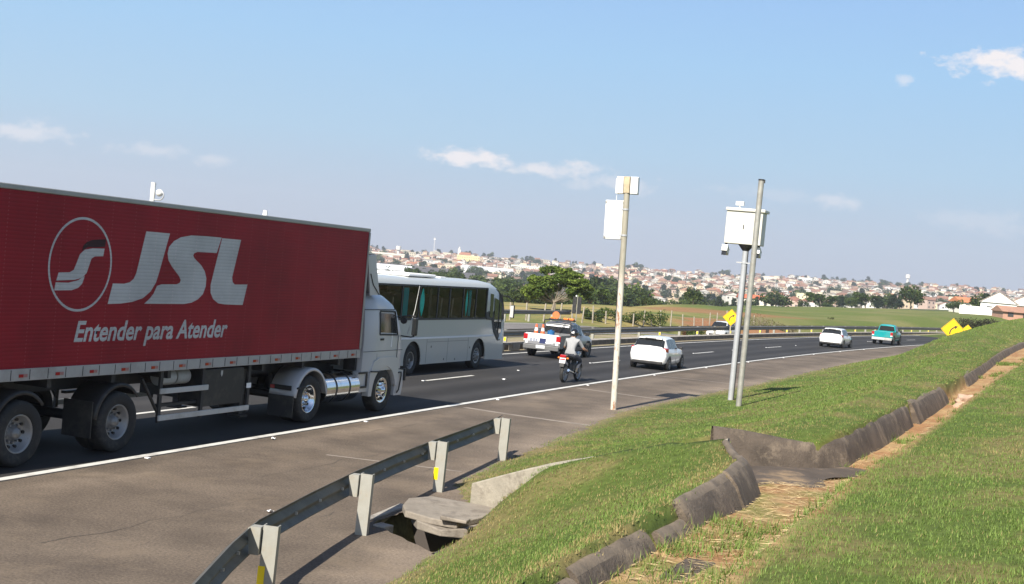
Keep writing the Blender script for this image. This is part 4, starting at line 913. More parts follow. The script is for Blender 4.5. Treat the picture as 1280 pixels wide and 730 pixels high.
# ---- hatchback cars
def car_body(st, parent, paint, wins, name='body'):
    secs = []
    for (y, wl, wm, wb, wr, zb, zl, zr) in st:
        secs.append((y, [(wl*.86, zb), (wl, zb+.1), (wm, (zb+zl)*.52), (wb, zl-.07), (wb-.035, zl), (wr+.03, max(zl+.01, zr-.09)), (wr-.09, max(zl+.015, zr-.025)), (0, zr)]))
    rows = loft(secs); nc = len(rows[0]); bd = MB(); gs_ = {k: MB() for k in wins}
    for j in range(len(rows)-1):
        for i in range(nc-1):
            ii = min(i, nc-2-i); tgt = bd; q = [Vector(p) for p in (rows[j][i], rows[j][i+1], rows[j+1][i+1], rows[j+1][i])]
            hit = None
            for k, (strips, js) in wins.items():
                if ii in strips and j in js: hit = k
            if hit:
                bd.add(q, [(0, 1, 2, 3)], 0, True)
                c = sum(q, Vector())/4; nn = (q[1]-q[0]).cross(q[3]-q[0]).normalized(); 
                if nn.dot(c-Vector((0, c.y, .8))) < 0 and abs(c.x) > .3: nn = -nn
                elif nn.z < 0: nn = -nn
                gs_[hit].add([p+nn*.006+(c-p)*(.035 if 'side' in hit else .0) for p in q], [(0, 1, 2, 3)], 0, True)
            else: bd.add(q, [(0, 1, 2, 3)], 0, True)
    bd.add(rows[0], [tuple(range(nc))]); bd.add(rows[-1], [tuple(range(nc))])
    o = bd.obj(name, paint, parent, weld=True)
    for k, g in gs_.items():
        if not g.v: continue
        if 'side' in k:
            for s in (1, -1):
                h = MB(); 
                for f in range(0, len(g.v), 4):
                    if g.v[f][0]*s > 0: h.add(g.v[f:f+4], [(0, 1, 2, 3)], 0, True)
                h.obj('side_window', MGLASS, parent)
        else: g.obj(k, MGLASS, parent, weld=True)
    return o
HATCH = [(-1.95, .56, .68, .62, .52, .40, .92, .95), (-1.92, .70, .77, .73, .60, .33, .97, 1.0), (-1.84, .77, .82, .78, .64, .30, 1.0, 1.06), (-1.78, .79, .835, .79, .64, .28, 1.0, 1.10), (-1.50, .81, .85, .80, .60, .26, 1.0, 1.43), (-1.34, .82, .85, .80, .585, .25, .99, 1.485),
         (-.75, .83, .85, .80, .575, .22, .97, 1.52), (-.7, .83, .85, .80, .575, .22, .97, 1.52), (-.1, .83, .85, .80, .57, .22, .955, 1.515), (-.04, .83, .85, .80, .57, .22, .955, 1.515), (.42, .83, .85, .80, .56, .22, .94, 1.46), (1.05, .82, .845, .79, .60, .22, .93, 1.0), (1.5, .80, .82, .76, .6, .24, .86, .92), (1.82, .72, .75, .68, .5, .28, .72, .79), (1.95, .55, .6, .52, .4, .34, .6, .65)]
def hatch(name, label, loc, rz, paint, group=None, sc=(1, 1, 1)):
    c = thing(name, label, 'car', loc, rz, group)
    car_body(HATCH, c, paint, {'rear_window': ((5, 6), (3,)), 'side_window': ((4,), (5, 6, 7, 8, 9)), 'windscreen': ((5, 6), (10,))})
    MB().prism([(-.52, 1.425), (.52, 1.425), (.5, 1.49), (-.5, 1.49)], -1.62, -1.36, lambda a, z, t_: (a, t_, z+(t_+1.36)*.04)).obj('spoiler', paint, c, bevel=.015)
    MB().box((0, -1.6, 1.425), (.5, .06, .045)).obj('brake_light', MBLK, c)
    for s in (1, -1):
        MB().prism([(.56, .84), (.80, .87), (.80, 1.05), (.72, 1.08), (.58, .99)], -1.905, -1.62, lambda a, z, t_: (s*(a+(-.01 if t_ < -1.8 else .04)), t_+max(0, a-.56)*.3, z-.03)).obj('tail_light', MRED, c, bevel=.02)
        MB().box((s*.88, .62, 1.0), (.16, .1, .11)).obj('door_mirror', MBLK, c, bevel=.02)
        MB().prism([(.42, .62), (.66, .64), (.68, .8), (.5, .76)], 1.72, 1.9, lambda a, z, t_: (s*a, t_-(a-.4)*.35, z)).obj('headlight', MLAMP, c, bevel=.02)
        for y in (-1.25, 1.2):
            MB().cyl((s*.7, y, .32), (s*.853, y, .32), .355, n=28).obj('wheel_arch', MBLK, c)
            wheel('wheel', c, (s*.775, y, .3), .3, .19, .2, s)
        MB().box((s*.842, -.4, .74), (.01, .16, .03)).box((s*.842, .34, .74), (.01, .16, .03)).obj('door_handle', paint, c)
        MB().box((s*.846, -.06, .62), (.004, .012, .6)).box((s*.846, .72, .6), (.004, .012, .55)).obj('door_seam', MBLK, c)
    MB().box((0, -1.9, .34), (1.36, .16, .14)).obj('rear_bumper', MBLK, c, bevel=.03)
    MB().box((0, -1.965, .56), (.42, .012, .13)).obj('licence_plate', MPLATE, c)
    MB().box((0, -1.955, .87), (.13, .012, .05)).obj('badge', MGUARD, c, bevel=.01)
    MB().box((0, 0, .3), (1.4, 3.4, .2)).obj('underbody', MBLK, c)
    MB().prism([(-.5, .5), (.5, .5), (.42, .36), (-.42, .36)], 1.9, 1.965, lambda a, z, t_: (a, t_, z)).obj('grille', MBLK, c)
    c.scale = sc
    return c
x, y, z = P3(24.75, -1.12, 0); hatch('hatchback_car', 'white hatchback with a dark rear window driving just past the rusty pole', (x, y, 0), -head(25)+.05, MCARW, sc=(.95, .95, .91))
x, y, z = P3(67.6, -1.75, 0); hatch('hatchback_car', 'distant white hatchback driving behind the teal pickup', (x, y, 0), -head(67), MCARW, sc=(1, .97, .92))

# ---- pickups
def pickup(name, label, loc, rz, paint, lower, hgt=1.0, service=False):
    c = thing(name, label, 'pickup truck', loc, rz)
    st = [(-.42, .80, .83, .79, .60, .42, 1.0, 1.46), (-.36, .81, .83, .79, .60, .30, 1.0, 1.52), (-.3, .82, .84, .79, .60, .28, 1.0, 1.54), (.3, .82, .84, .79, .58, .28, .99, 1.56), (.36, .82, .84, .79, .58, .28, .99, 1.56), (.75, .82, .84, .79, .56, .28, .98, 1.48), (1.38, .82, .84, .78, .6, .28, .97, 1.03), (1.85, .80, .82, .76, .6, .3, .9, .96), (2.15, .72, .75, .7, .5, .34, .76, .83), (2.25, .56, .62, .55, .4, .38, .64, .7)]
    car_body(st, c, paint, {'side_window': ((4,), (2, 4)), 'windscreen': ((5, 6), (5,))}, 'cab')
    MB().prism([(-.66, 1.06), (.66, 1.06), (.55, 1.42), (-.55, 1.42)], -.42, -.44, lambda a, z, t_: (a, t_, z)).obj('rear_window', MGLASS, c)
    b = MB()
    for s in (1, -1):
        b.prism([(-2.2, .45), (-2.2, 1.0), (-.4, 1.02), (-.4, .45)], s*.76, s*.84, lambda a, z, t_: (t_, a, z))
    b.box((0, -1.3, .62), (1.5, 1.8, .06)); b.obj('cargo_bed', paint, c, bevel=.02)
    tg = MB().box((0, -2.2, .79), (1.56, .07, .46)).obj('tailgate', MCARW if service else paint, c, bevel=.02)
    MB().box((0, -2.25, .44), (1.66, .16, .2)).obj('rear_bumper', lower, c, bevel=.03)
    if service:
        MB().box((0, -2.238, .62), (1.3, .01, .13)).obj('tailgate_band', mat('band_grey', (.2, .2, .21), .5), tg)
        MB().box((.05, -2.239, .72), (.3, .01, .22)).obj('crest', mat('navy_marking', (.02, .03, .1), .5), tg)
        for (x_, z_, w_, h_) in ((-.5, .74, .1, .14), (-.36, .74, .09, .14), (-.24, .74, .1, .12), (.36, .66, .36, .05)):
            MB().box((x_, -2.24, z_), (w_, .012, h_)).obj('marking', MWHT if z_ < .7 else mat('grey_marking', (.25, .27, .33), .5), tg)
    for s in (1, -1):
        MB().box((s*.76, -2.2, .86), (.2, .1, .24)).obj('tail_light', MRED, c, bevel=.02)
        MB().box((s*.76, -2.2, .7), (.18, .09, .08)).obj('reverse_light', MLAMP, c, bevel=.01)
        MB().box((s*.92, .95, 1.06), (.18, .1, .16)).obj('door_mirror', MBLK, c, bevel=.02)
        MB().box((s*.55, 2.15, .68), (.3, .12, .14)).obj('headlight', MLAMP, c, bevel=.02)
        for y in (-1.35, 1.4):
            MB().cyl((s*.7, y, .36), (s*.856, y, .36), .4, n=28).obj('wheel_arch', MBLK, c); wheel('wheel', c, (s*.76, y, .33), .33, .21, .21, s)
        MB().box((s*.846, .5, .55), (.02, 1.5, .1)).box((s*.846, -.75, .55), (.02, .5, .1)).obj('side_moulding', MBLK, c)
        MB().box((s*.846, .33, .72), (.004, .012, .6)).obj('door_seam', MBLK, c)
    MB().box((0, -2.34, .47), (.42, .012, .14)).obj('licence_plate', MPLATE, c)
    MB().box((0, 0, .42), (1.3, 4.2, .2)).obj('underbody', MBLK, c)
    if service:
        MB().box((0, .02, 1.62), (1.2, .3, .06)).obj('light_bar_base', MBLK, c, bevel=.01)
        for x_ in (-.42, .2, .46): MB().box((x_, .02, 1.68), (.22, .24, .09)).obj('beacon', MORG, c, bevel=.03)
        rb = MB()
        for s in (-1, 1):
            rb.tube([(s*.68, -.55, 1.0), (s*.62, -.52, 1.58), (0, -.52, 1.62)], .03, 8)
        rb.tube([(.1, -.55, 1.1), (.4, -.55, 1.5)], .015, 6); rb.obj('roll_bar', MBLK, c)
        MB().cyl((-.12, -.5, 1.82), (-.12, -.46, 1.82), .17, n=24).obj('arrow_board', mat('rusty_orange_board', (.55, .16, .05), .6), c); MB().cyl((-.12, -.48, 1.6), (-.12, -.48, 1.68), .03, n=8).obj('board_stem', MBLK, c)
        rw = MB().box((0, -.47, 1.36), (1.1, .03, .07)).obj('rear_window_trim', MWHT, c)
    c.scale = (1, .95, hgt)
    return c
ux, wx = 24.7, -5.62
x, y, z = P3(ux, wx, 0); pk = pickup('service_pickup', 'silver service pickup with orange roof beacons and two traffic cones in its bed', (x, y, 0), -head(ux)-.02, MSILV, mat('grey_bumper', (.12, .12, .12), .5), 1.0, True)
x, y, z = P3(85.3, -1.55, 0); pickup('teal_pickup', 'small teal pickup far ahead where the highway bends', (x, y, 0), -head(85), MTEAL, MGUARD, 1.08)
# cones and drum riding in the pickup bed
def cone(dx, dy, label):
    M = Matrix.Translation(Vector(pk.location)) @ Matrix.Rotation(pk.rotation_euler.z, 4, 'Z'); p = M @ Vector((dx, dy, .65))
    c = thing('traffic_cone', label, 'traffic cone', p, pk.rotation_euler.z)
    MB().box((0, 0, .02), (.36, .36, .04)).obj('base', MCONE, c, bevel=.01)
    b = MB(); rr_ = [(.04, .15), (.18, .127), (.32, .103), (.46, .08), (.6, .057), (.75, .035)]
    for i in range(5): b.cyl((0, 0, rr_[i][0]), (0, 0, rr_[i+1][0]), rr_[i][1], rr_[i+1][1], n=20, mat=1 if i in (1, 3) else 0, cap=(i == 4))
    b.obj('body', [MCONE, MWHT], c)
cone(-.52, -1.6, 'orange and white traffic cone in the pickup bed, the one closer to the bus'); cone(-.27, -1.45, 'orange and white traffic cone in the pickup bed, the one closer to the cab window')
M = Matrix.Translation(Vector(pk.location)) @ Matrix.Rotation(pk.rotation_euler.z, 4, 'Z'); p = M @ Vector((.02, -1.2, .65))
dr = thing('water_drum', 'blue plastic drum in the pickup bed beside the traffic cones', 'drum', p); MB().cyl((0, 0, 0), (0, 0, .5), .16, n=20).cyl((0, 0, .5), (0, 0, .54), .06, n=12).obj('drum_body', mat('blue_plastic', (.02, .12, .3), .4), dr, bevel=.02)
# ---- oncoming white car on the opposite lanes
x, y, z = P3(83.5, -15.2); hatch('hatchback_car', 'white car coming the other way beneath the yellow curve sign', (x, y, z), math.pi-head(83), MCARW, sc=(1.02, 1, 1.05))
# ------------------------------------------------------------------ motorcycle and rider
x, y, z = P3(12.75, -.72, 0); MZ = -head(12.75)
mo = thing('motorcycle', 'small dark motorcycle with a red and white tail carrying a helmeted rider', 'motorcycle', (x, y, 0), MZ)
def mwheel(y, r, wd):
    t = MB().lathe_x([(-wd*.5, r*.8), (-wd*.5, r*.9), (-wd*.25, r), (wd*.25, r), (wd*.5, r*.9), (wd*.5, r*.8), (-wd*.5, r*.8)], n=32)
    o = t.obj('wheel', MRUB, mo, loc=(0, y, r))
    b = MB().lathe_x([(-wd*.4, r*.8), (0, r*.75), (wd*.4, r*.8)], n=32); b.cyl((-.07, 0, 0), (.07, 0, 0), .05, n=12)
    for k in range(12):
        a = 2*math.pi*k/12; b.cyl((0, .04*math.cos(a), .04*math.sin(a)), (0, r*.77*math.cos(a), r*.77*math.sin(a)), .006, n=5)
    b.obj('rim', MGALV, o)
mwheel(-.64, .3, .11); mwheel(.66, .3, .09)
b = MB(); b.tube([(0, .45, .92), (0, .3, .8), (0, -.1, .72), (0, -.5, .76), (0, -.82, .86)], .03, 8); b.tube([(0, .45, .88), (0, .3, .5), (0, .05, .36), (0, -.25, .38), (0, -.2, .7)], .025, 8); b.tube([(.09, -.64, .3), (.09, -.2, .38)], .022, 6); b.tube([(-.09, -.64, .3), (-.09, -.2, .38)], .022, 6); b.obj('frame', MBLK, mo)
b = MB(); b.box((0, .12, .46), (.26, .34, .26)); b.cyl((0, .2, .55), (0, .28, .75), .085, n=14); b.obj('engine', mat('engine_grey', (.12, .12, .12), .5, metal=.6), mo, bevel=.03)
b = MB(); rows = []
for yy, w_, zb_, zt_ in ((-.02, .08, .76, .84), (.06, .13, .74, .93), (.2, .15, .74, .99), (.36, .13, .78, .98), (.44, .06, .84, .92)):
    rows.append([(w_*math.cos(a), yy, (zb_+zt_)/2+(zt_-zb_)/2*math.sin(a)) for a in np.linspace(0, 2*math.pi, 13)[:-1]])
b.grid(rows, close=True); b.add(rows[0], [tuple(range(12))]); b.add(rows[-1], [tuple(range(12))]); b.obj('fuel_tank', MSILV, mo)
b = MB(); b.prism([(-.78, .84), (-.3, .78), (.0, .79), (.02, .85), (-.3, .84), (-.76, .91)], -.12, .12, lambda a, c, t_: (t_, a, c)); b.obj('seat', MBLK, mo, bevel=.03)
MB().box((0, -.85, .86), (.2, .12, .09)).obj('tail_light', MRED, mo, bevel=.02)
for s in (1, -1): MB().box((s*.15, -.84, .8), (.07, .05, .05)).obj('turn_signal', MORG, mo, bevel=.012)
pl = MB().box((0, -.9, .72), (.2, .01, .17), rx=-.25).obj('licence_plate', MWHT, mo); MB().box((0, -.907, .76), (.18, .006, .035), rx=-.25).obj('plate_band', MRED, pl)
b = MB(); b.prism([(-.95, .52), (-.88, .78), (-.8, .84), (-.7, .84), (-.82, .62), (-.9, .5)], -.07, .07, lambda a, c, t_: (t_, a, c)); b.obj('rear_fender', MBLK, mo)
b = MB(); b.cyl((.07, .66, .3), (.08, .45, .95), .022, n=8); fk = b.obj('fork', MGALV, mo); MB().cyl((-.07, .66, .3), (-.08, .45, .95), .022, n=8).obj('fork', MGALV, mo)
b = MB(); b.tube([(-.36, .36, 1.06), (-.2, .44, 1.05), (0, .46, .98), (.2, .44, 1.05), (.36, .36, 1.06)], .013, 8); b.obj('handlebar', MBLK, mo)
for s in (1, -1):
    b = MB(); b.tube([(s*.24, .43, 1.06), (s*.33, .45, 1.22)], .007, 5); b.box((s*.35, .45, 1.25), (.12, .03, .075)); b.obj('mirror', MBLK, mo)
MB().cyl((0, .48, .88), (0, .58, .88), .09, n=18).obj('headlight', MLAMP, mo)
b = MB(); b.tube([(.1, .25, .5), (.13, .3, .32), (.14, 0, .28), (.16, -.35, .34), (.18, -.75, .42)], [.02, .02, .022, .045, .045], 10); b.obj('exhaust', MALU, mo)
b = MB(); rows = []
for k in range(9):
    a = R_(20+16*k); rows.append([(xx, .66+.33*math.cos(a), .3+.33*math.sin(a)) for xx in (-.06, 0, .06)])
b.grid(rows); b.obj('front_fender', MSILV, mo)
for s in (1, -1): MB().cyl((s*.1, .02, .34), (s*.24, .02, .34), .015, n=8).obj('foot_peg', MBLK, mo)

def person_mesh(joints, edges, root):
    names = list(joints); me_ = bpy.data.meshes.new('person'); me_.from_pydata([joints[n][0] for n in names], [(names.index(a), names.index(b)) for a, b in edges], [])
    o = bpy.data.objects.new('tmp', me_); col.objects.link(o)
    sk = o.modifiers.new('skin', 'SKIN'); sk.use_smooth_shade = True; ss = o.modifiers.new('sub', 'SUBSURF'); ss.levels = 2; ss.render_levels = 2
    lay = me_.skin_vertices[0].data if me_.skin_vertices else None
    if lay is None:
        bm = bmesh.new(); bm.from_mesh(me_); bm.verts.layers.skin.verify(); bm.to_mesh(me_); bm.free(); lay = me_.skin_vertices[0].data
    for i, n in enumerate(names):
        r = joints[n][1]; lay[i].radius = r if isinstance(r, tuple) else (r, r); lay[i].use_root = (n == root)
    bpy.context.view_layer.update(); dg = bpy.context.evaluated_depsgraph_get(); out_ = bpy.data.meshes.new_from_object(o.evaluated_get(dg)); bpy.data.objects.remove(o)
    return out_, names
J = {'pelvis': ((0, -.22, .93), (.16, .12)), 'waist': ((0, -.19, 1.07), (.15, .11)), 'chest': ((0, -.1, 1.27), (.19, .125)), 'upper': ((0, -.05, 1.38), (.15, .11)), 'neck': ((0, -.01, 1.47), .06), 'head': ((0, .03, 1.58), (.085, .1)), 'crown': ((0, .03, 1.68), (.075, .085)), 'nose': ((0, .135, 1.585), .016)}
E_ = [('pelvis', 'waist'), ('waist', 'chest'), ('chest', 'upper'), ('upper', 'neck'), ('neck', 'head'), ('head', 'crown'), ('head', 'nose')]
for s, k in ((1, 'r'), (-1, 'l')):
    J.update({'sh'+k: ((s*.19, -.04, 1.38), .075), 'ua'+k: ((s*.25, .06, 1.26), .062), 'el'+k: ((s*.32, .14, 1.12), .047), 'fa'+k: ((s*.345, .24, 1.1), .042), 'wr'+k: ((s*.34, .31, 1.085), .03), 'pa'+k: ((s*.335, .355, 1.085), (.035, .02)),
              'hp'+k: ((s*.1, -.16, .9), .11), 'th'+k: ((s*.17, .06, .82), .095), 'kn'+k: ((s*.2, .26, .72), .068), 'ca'+k: ((s*.19, .14, .54), .058), 'an'+k: ((s*.18, .02, .4), .042), 'he'+k: ((s*.18, -.02, .36), .04), 'to'+k: ((s*.19, .17, .35), .035)})
    E_ += [('upper', 'sh'+k), ('sh'+k, 'ua'+k), ('ua'+k, 'el'+k), ('el'+k, 'fa'+k), ('fa'+k, 'wr'+k), ('wr'+k, 'pa'+k), ('pelvis', 'hp'+k), ('hp'+k, 'th'+k), ('th'+k, 'kn'+k), ('kn'+k, 'ca'+k), ('ca'+k, 'an'+k), ('an'+k, 'he'+k), ('he'+k, 'to'+k)]
    for f_, (dx, L_) in enumerate(((-.03, .9), (-.01, 1.05), (.012, 1.0), (.032, .8))):
        a, b_, c = 'f%d%s' % (f_, k), 'g%d%s' % (f_, k), 'h%d%s' % (f_, k); bx_ = s*(.335+dx)
        J[a] = ((bx_, .385, 1.09), .0105); J[b_] = ((bx_, .40+.015*L_, 1.065), .0095); J[c] = ((bx_, .385, 1.045), .0085)
        E_ += [('pa'+k, a), (a, b_), (b_, c)]
    J['t0'+k] = ((s*.295, .35, 1.075), .011); J['t1'+k] = ((s*.283, .375, 1.055), .0095); E_ += [('pa'+k, 't0'+k), ('t0'+k, 't1'+k)]
pm_, names = person_mesh(J, E_, 'pelvis')
for m_ in (MSHIRT, MJEAN, MSKIN, MSHOE): pm_.materials.append(m_)
reg = {}
for n in names:
    if n in ('waist', 'chest', 'upper') or n[:2] in ('sh', 'ua'): reg[n] = 0
    elif n == 'pelvis' or n[:2] in ('hp', 'th', 'kn', 'ca'): reg[n] = 1
    elif n[:2] in ('he', 'to') and n != 'head' or n[:2] == 'an': reg[n] = 3
    else: reg[n] = 2
pts_ = np.array([J[n][0] for n in names]); rad_ = np.array([J[n][1][0] if isinstance(J[n][1], tuple) else J[n][1] for n in names])
for p in pm_.polygons:
    d_ = np.linalg.norm(pts_-np.array(p.center), axis=1)-rad_*.6; n = names[int(np.argmin(d_))]; p.material_index = reg[n]; p.use_smooth = True
    if p.material_index == 1 and p.center.z > .93 and abs(p.center.x) < .25: p.material_index = 0
ri = bpy.data.objects.new('person', pm_); col.objects.link(ri); ri.location = (x, y, -.03); ri.rotation_euler = (0, 0, MZ)
tag(ri, 'motorcyclist in a pale grey shirt, dark jeans and a black helmet riding away', 'person')
b = MB(); rows = []
for k in range(13):
    th = math.pi*k/12*.86; r = .142*math.sin(th)+.001; zz = 1.625+.15*math.cos(th); rows.append([(r*.93*math.cos(a), .03+r*1.1*math.sin(a), zz) for a in np.linspace(0, 2*math.pi, 25)[:-1]])
b.grid(rows, close=True); he = b.obj('helmet', MHELM, ri)
b = MB(); rows = []
for k in range(4): rows.append([(.137*math.cos(a), .03+.162*math.sin(a), 1.57+.035*k) for a in np.linspace(R_(25), R_(155), 12)])
b.grid(rows); b.obj('visor', MGLASS, he)
b = MB(); b.box((0, -.128, 1.64), (.09, .012, .05)); b.obj('helmet_sticker', MWHT, he)

mo.scale = (1.06,)*3; ri.scale = (1.1, 1.06, 1.06)
# ------------------------------------------------------------------ speed camera poles
MPEEL = mat('peeling_white_pole_paint', (.62, .58, .5), .6, dirt=(.27, .10, .03, 1), dscale=2.6, var=.12, vs=5)
def rust_pole():
    m = bpy.data.materials.new('rusty_peeling_pole'); m.use_nodes = True; n = m.node_tree.nodes; l = m.node_tree.links; b = n['Principled BSDF']; b.inputs['Roughness'].default_value = .65
    t = n.new('ShaderNodeTexCoord'); mp = n.new('ShaderNodeMapping'); mp.inputs['Scale'].default_value = (5, 5, 1.5); l.new(t.outputs['Object'], mp.inputs[0])
    k = n.new('ShaderNodeTexNoise'); k.inputs['Scale'].default_value = 1.3; k.inputs['Detail'].default_value = 8; k.inputs['Roughness'].default_value = .7; l.new(mp.outputs[0], k.inputs[0])
    def ramp(stops):
        r = n.new('ShaderNodeValToRGB'); e = r.color_ramp.elements
        for i, (p_, c_) in enumerate(stops):
            x = e[i] if i < 2 else e.new(p_); x.position = p_; x.color = (*c_, 1)
        l.new(k.outputs['Fac'], r.inputs[0]); return r
    lo = ramp([(.3, (.30, .17, .09)), (.42, (.50, .47, .40)), (.53, (.53, .51, .45)), (.60, (.30, .14, .065)), (.68, (.18, .075, .035))]); hi = ramp([(.3, (.24, .21, .15)), (.5, (.31, .29, .23)), (.7, (.36, .34, .27))])
    s = n.new('ShaderNodeSeparateXYZ'); l.new(t.outputs['Object'], s.inputs[0])
    a = n.new('ShaderNodeMath'); a.operation = 'MULTIPLY_ADD'; l.new(k.outputs['Fac'], a.inputs[0]); a.inputs[1].default_value = 2.6; l.new(s.outputs[2], a.inputs[2])
    g = n.new('ShaderNodeMapRange'); l.new(a.outputs[0], g.inputs[0]); g.inputs[1].default_value = 4.6; g.inputs[2].default_value = 5.3
    mx = n.new('ShaderNodeMixRGB'); l.new(g.outputs[0], mx.inputs[0]); l.new(lo.outputs[0], mx.inputs[1]); l.new(hi.outputs[0], mx.inputs[2]); l.new(mx.outputs[0], b.inputs['Base Color']); return m
MPOLEG = mat('dull_grey_pole_steel', (.33, .325, .29), .55, metal=.35, var=.18, vs=5, dirt=(.24, .19, .13, .5), dscale=2)
MPOLEW = mat('pale_galvanised_pole', (.43, .44, .45), .45, metal=.3, var=.08, vs=4)
MCAB2 = mat('cabinet_white', (.72, .72, .70), .4, dirt=(.55, .52, .45, .4), dscale=1.5)
MCREAM = mat('cabinet_cream', (.60, .585, .52), .5, dirt=(.48, .44, .36, .5), dscale=1.5)
MTAN = mat('weathered_tan_paint', (.42, .34, .22), .7, var=.25, vs=6)
x, y, z = P3(5.39, 3.2)
p1 = thing('camera_pole', 'rusty leaning pole with peeling paint carrying a white cabinet and a white antenna box', 'pole', (x, y, z), -PHI); p1.rotation_euler = (0, R_(-1.65), -PHI)
MB().cyl((0, 0, -.3), (0, 0, 6.45), .085, n=20).obj('pole', rust_pole(), p1)
cbx = MB().box((-.36, .22, 5.42), (.56, .3, 1.12)).obj('cabinet', MCAB2, p1, bevel=.015)
MB().box((-.36, .065, 5.42), (.5, .02, 1.04)).obj('cabinet_door', MCAB2, cbx, bevel=.008)
for (dx, dz) in ((-.25, .5), (.25, .5), (-.25, -.5), (.25, -.5)): MB().box((-.36+dx, .06, 5.42+dz), (.04, .04, .06)).obj('hinge', MPOLEG, cbx)
for zz in (4.98, 5.72): MB().cyl((0, 0, zz-.025), (0, 0, zz+.025), .10, n=18).box((-.1, .08, zz), (.2, .06, .04)).obj('clamp', MPOLEW, p1)
ab = MB().box((-.19, -.02, 6.41), (.2, .2, .46)).box((.21, -.02, 6.41), (.24, .2, .46)).box((.02, .05, 6.41), (.2, .1, .44)); 
MB().box((.0, .07, 6.41), (.64, .1, .5)).obj('antenna_box', MCAB2, p1, bevel=.01)
MB().box((-.2, -.03, 6.41), (.2, .1, .48)).obj('antenna_panel', MCAB2, p1, bevel=.01); MB().box((.22, -.03, 6.41), (.22, .1, .48)).obj('antenna_panel', MCAB2, p1, bevel=.01)
MB().box((.005, -.04, 6.42), (.17, .12, .47)).obj('centre_plate', MTAN, p1, bevel=.01); MB().box((-.36, .2, 6.39), (.06, .12, .42)).obj('antenna_panel', MCAB2, p1, bevel=.01)
MB().cyl((-.36, .2, 5.98), (-.36, .2, 6.15), .008, n=6).obj('whip', MCAB2, p1)
x, y, z = P3(11.73, 5.16)
p2 = thing('camera_pole', 'pale galvanised pole holding a cream speed camera enclosure with two small cameras', 'pole', (x, y, z), -PHI); p2.rotation_euler = (0, R_(.5), -PHI)
MB().cyl((0, 0, -.3), (0, 0, 5.0), .09, n=18).obj('pole', MPOLEW, p2)
en = MB().box((-.1, .12, 5.62), (1.18, .68, 1.12)).obj('enclosure', MCREAM, p2, bevel=.02)
MB().box((-.08, .12, 6.17), (1.28, .8, .1)).obj('lid', MCREAM, en, bevel=.02)
MB().cyl((0, .0, 4.86), (0, 0, 5.06), .1, .26, n=20).obj('funnel', MBLK, en)
MB().cyl((-.35, .1, 6.2), (-.35, .1, 6.32), .03, n=8).box((-.35, .1, 6.38), (.26, .16, .13)).obj('antenna', MCAB2, en, bevel=.01)
for s, yy in ((-1, -.2), (1, .1)):
    c_ = MB().box((0, 0, 0), (.18, .34, .18), rx=-.45).box((0, .02, .1), (.2, .36, .02), rx=-.45); cam_o = c_.obj('camera', MCAB2, p2, loc=(s*.5-.12, yy, 4.82))
    MB().box((0, -.17, -.085), (.15, .02, .15), rx=-.45).obj('lens', MGLASS, cam_o); MB().cyl((0, .05, .05), (0, .05, .3), .045, n=10).obj('camera_bracket', MBLK, cam_o)
MB().cyl((0, 0, 4.44), (0, 0, 4.5), .105, n=18).box((.0, -.05, 4.47), (.5, .05, .04)).obj('clamp', MPOLEW, p2)
MB().tube([(.1, -.05, 4.9), (.105, -.03, 3.5), (.1, -.03, 1.5), (.1, -.03, -.1)], .015, 6).obj('cable', MBLK, p2)
MB().box((-.1, -.225, 5.62), (.03, .01, .14)).obj('latch', MBLK, en); MB().tube([(-.1, .1, 4.9), (-.11, .06, 4.0), (-.105, .03, 2.2)], .014, 6).obj('cable', MBLK, p1)
x, y, z = P3(7.59, 6.31)
p3 = thing('pole', 'tall bare grey steel pole standing just in front of the cream camera enclosure', 'pole', (x, y, z), -PHI); p3.rotation_euler = (0, R_(.5), -PHI)
MB().cyl((0, 0, -.3), (0, 0, 6.62), .083, n=18).obj('shaft', MPOLEG, p3); MB().cyl((0, 0, 6.62), (0, 0, 6.66), .09, n=18).box((.06, 0, 6.6), (.1, .05, .1)).obj('cap', MBLK, p3)
# two poles in the median behind the trailer
x, y, z = P3(1.95, -10.6)
q = thing('camera_pole', 'white pole with a dome camera on a curved arm showing above the red trailer', 'pole', (x, y, 0), -PHI)
MB().cyl((0, 0, 0), (0, 0, 4.75), .06, n=14).obj('pole', MPOLEW, q); MB().cyl((0, 0, 4.75), (0, 0, 5.36), .075, n=16).obj('antenna_tube', MCAB2, q, bevel=.01)
MB().tube([(0, 0, 4.86)]+[(.22+.17*math.sin(a), 0, 4.99-.15*math.cos(a)) for a in np.linspace(0, math.pi*.8, 9)], .02, 8).obj('arm', MPOLEW, q)
bm = bmesh.new(); bmesh.ops.create_uvsphere(bm, u_segments=20, v_segments=12, radius=.11); dm_ = bpy.data.meshes.new('dome'); bm.to_mesh(dm_); bm.free(); dm_.materials.append(MCAB2)
for p in dm_.polygons: p.use_smooth = True
o = bpy.data.objects.new('dome_camera', dm_); col.objects.link(o); o.parent = q; o.location = (.24, 0, 5.06)
x, y, z = P3(8.15, -10.6); q = thing('pole', 'thin white pole whose cap barely shows above the front half of the red trailer', 'pole', (x, y, 0), -PHI)
MB().cyl((0, 0, 0), (0, 0, 4.75), .05, n=12).obj('shaft', MPOLEW, q); MB().cyl((0, 0, 4.75), (0, 0, 4.97), .1, .07, n=14).obj('cap', MCAB2, q, bevel=.02)

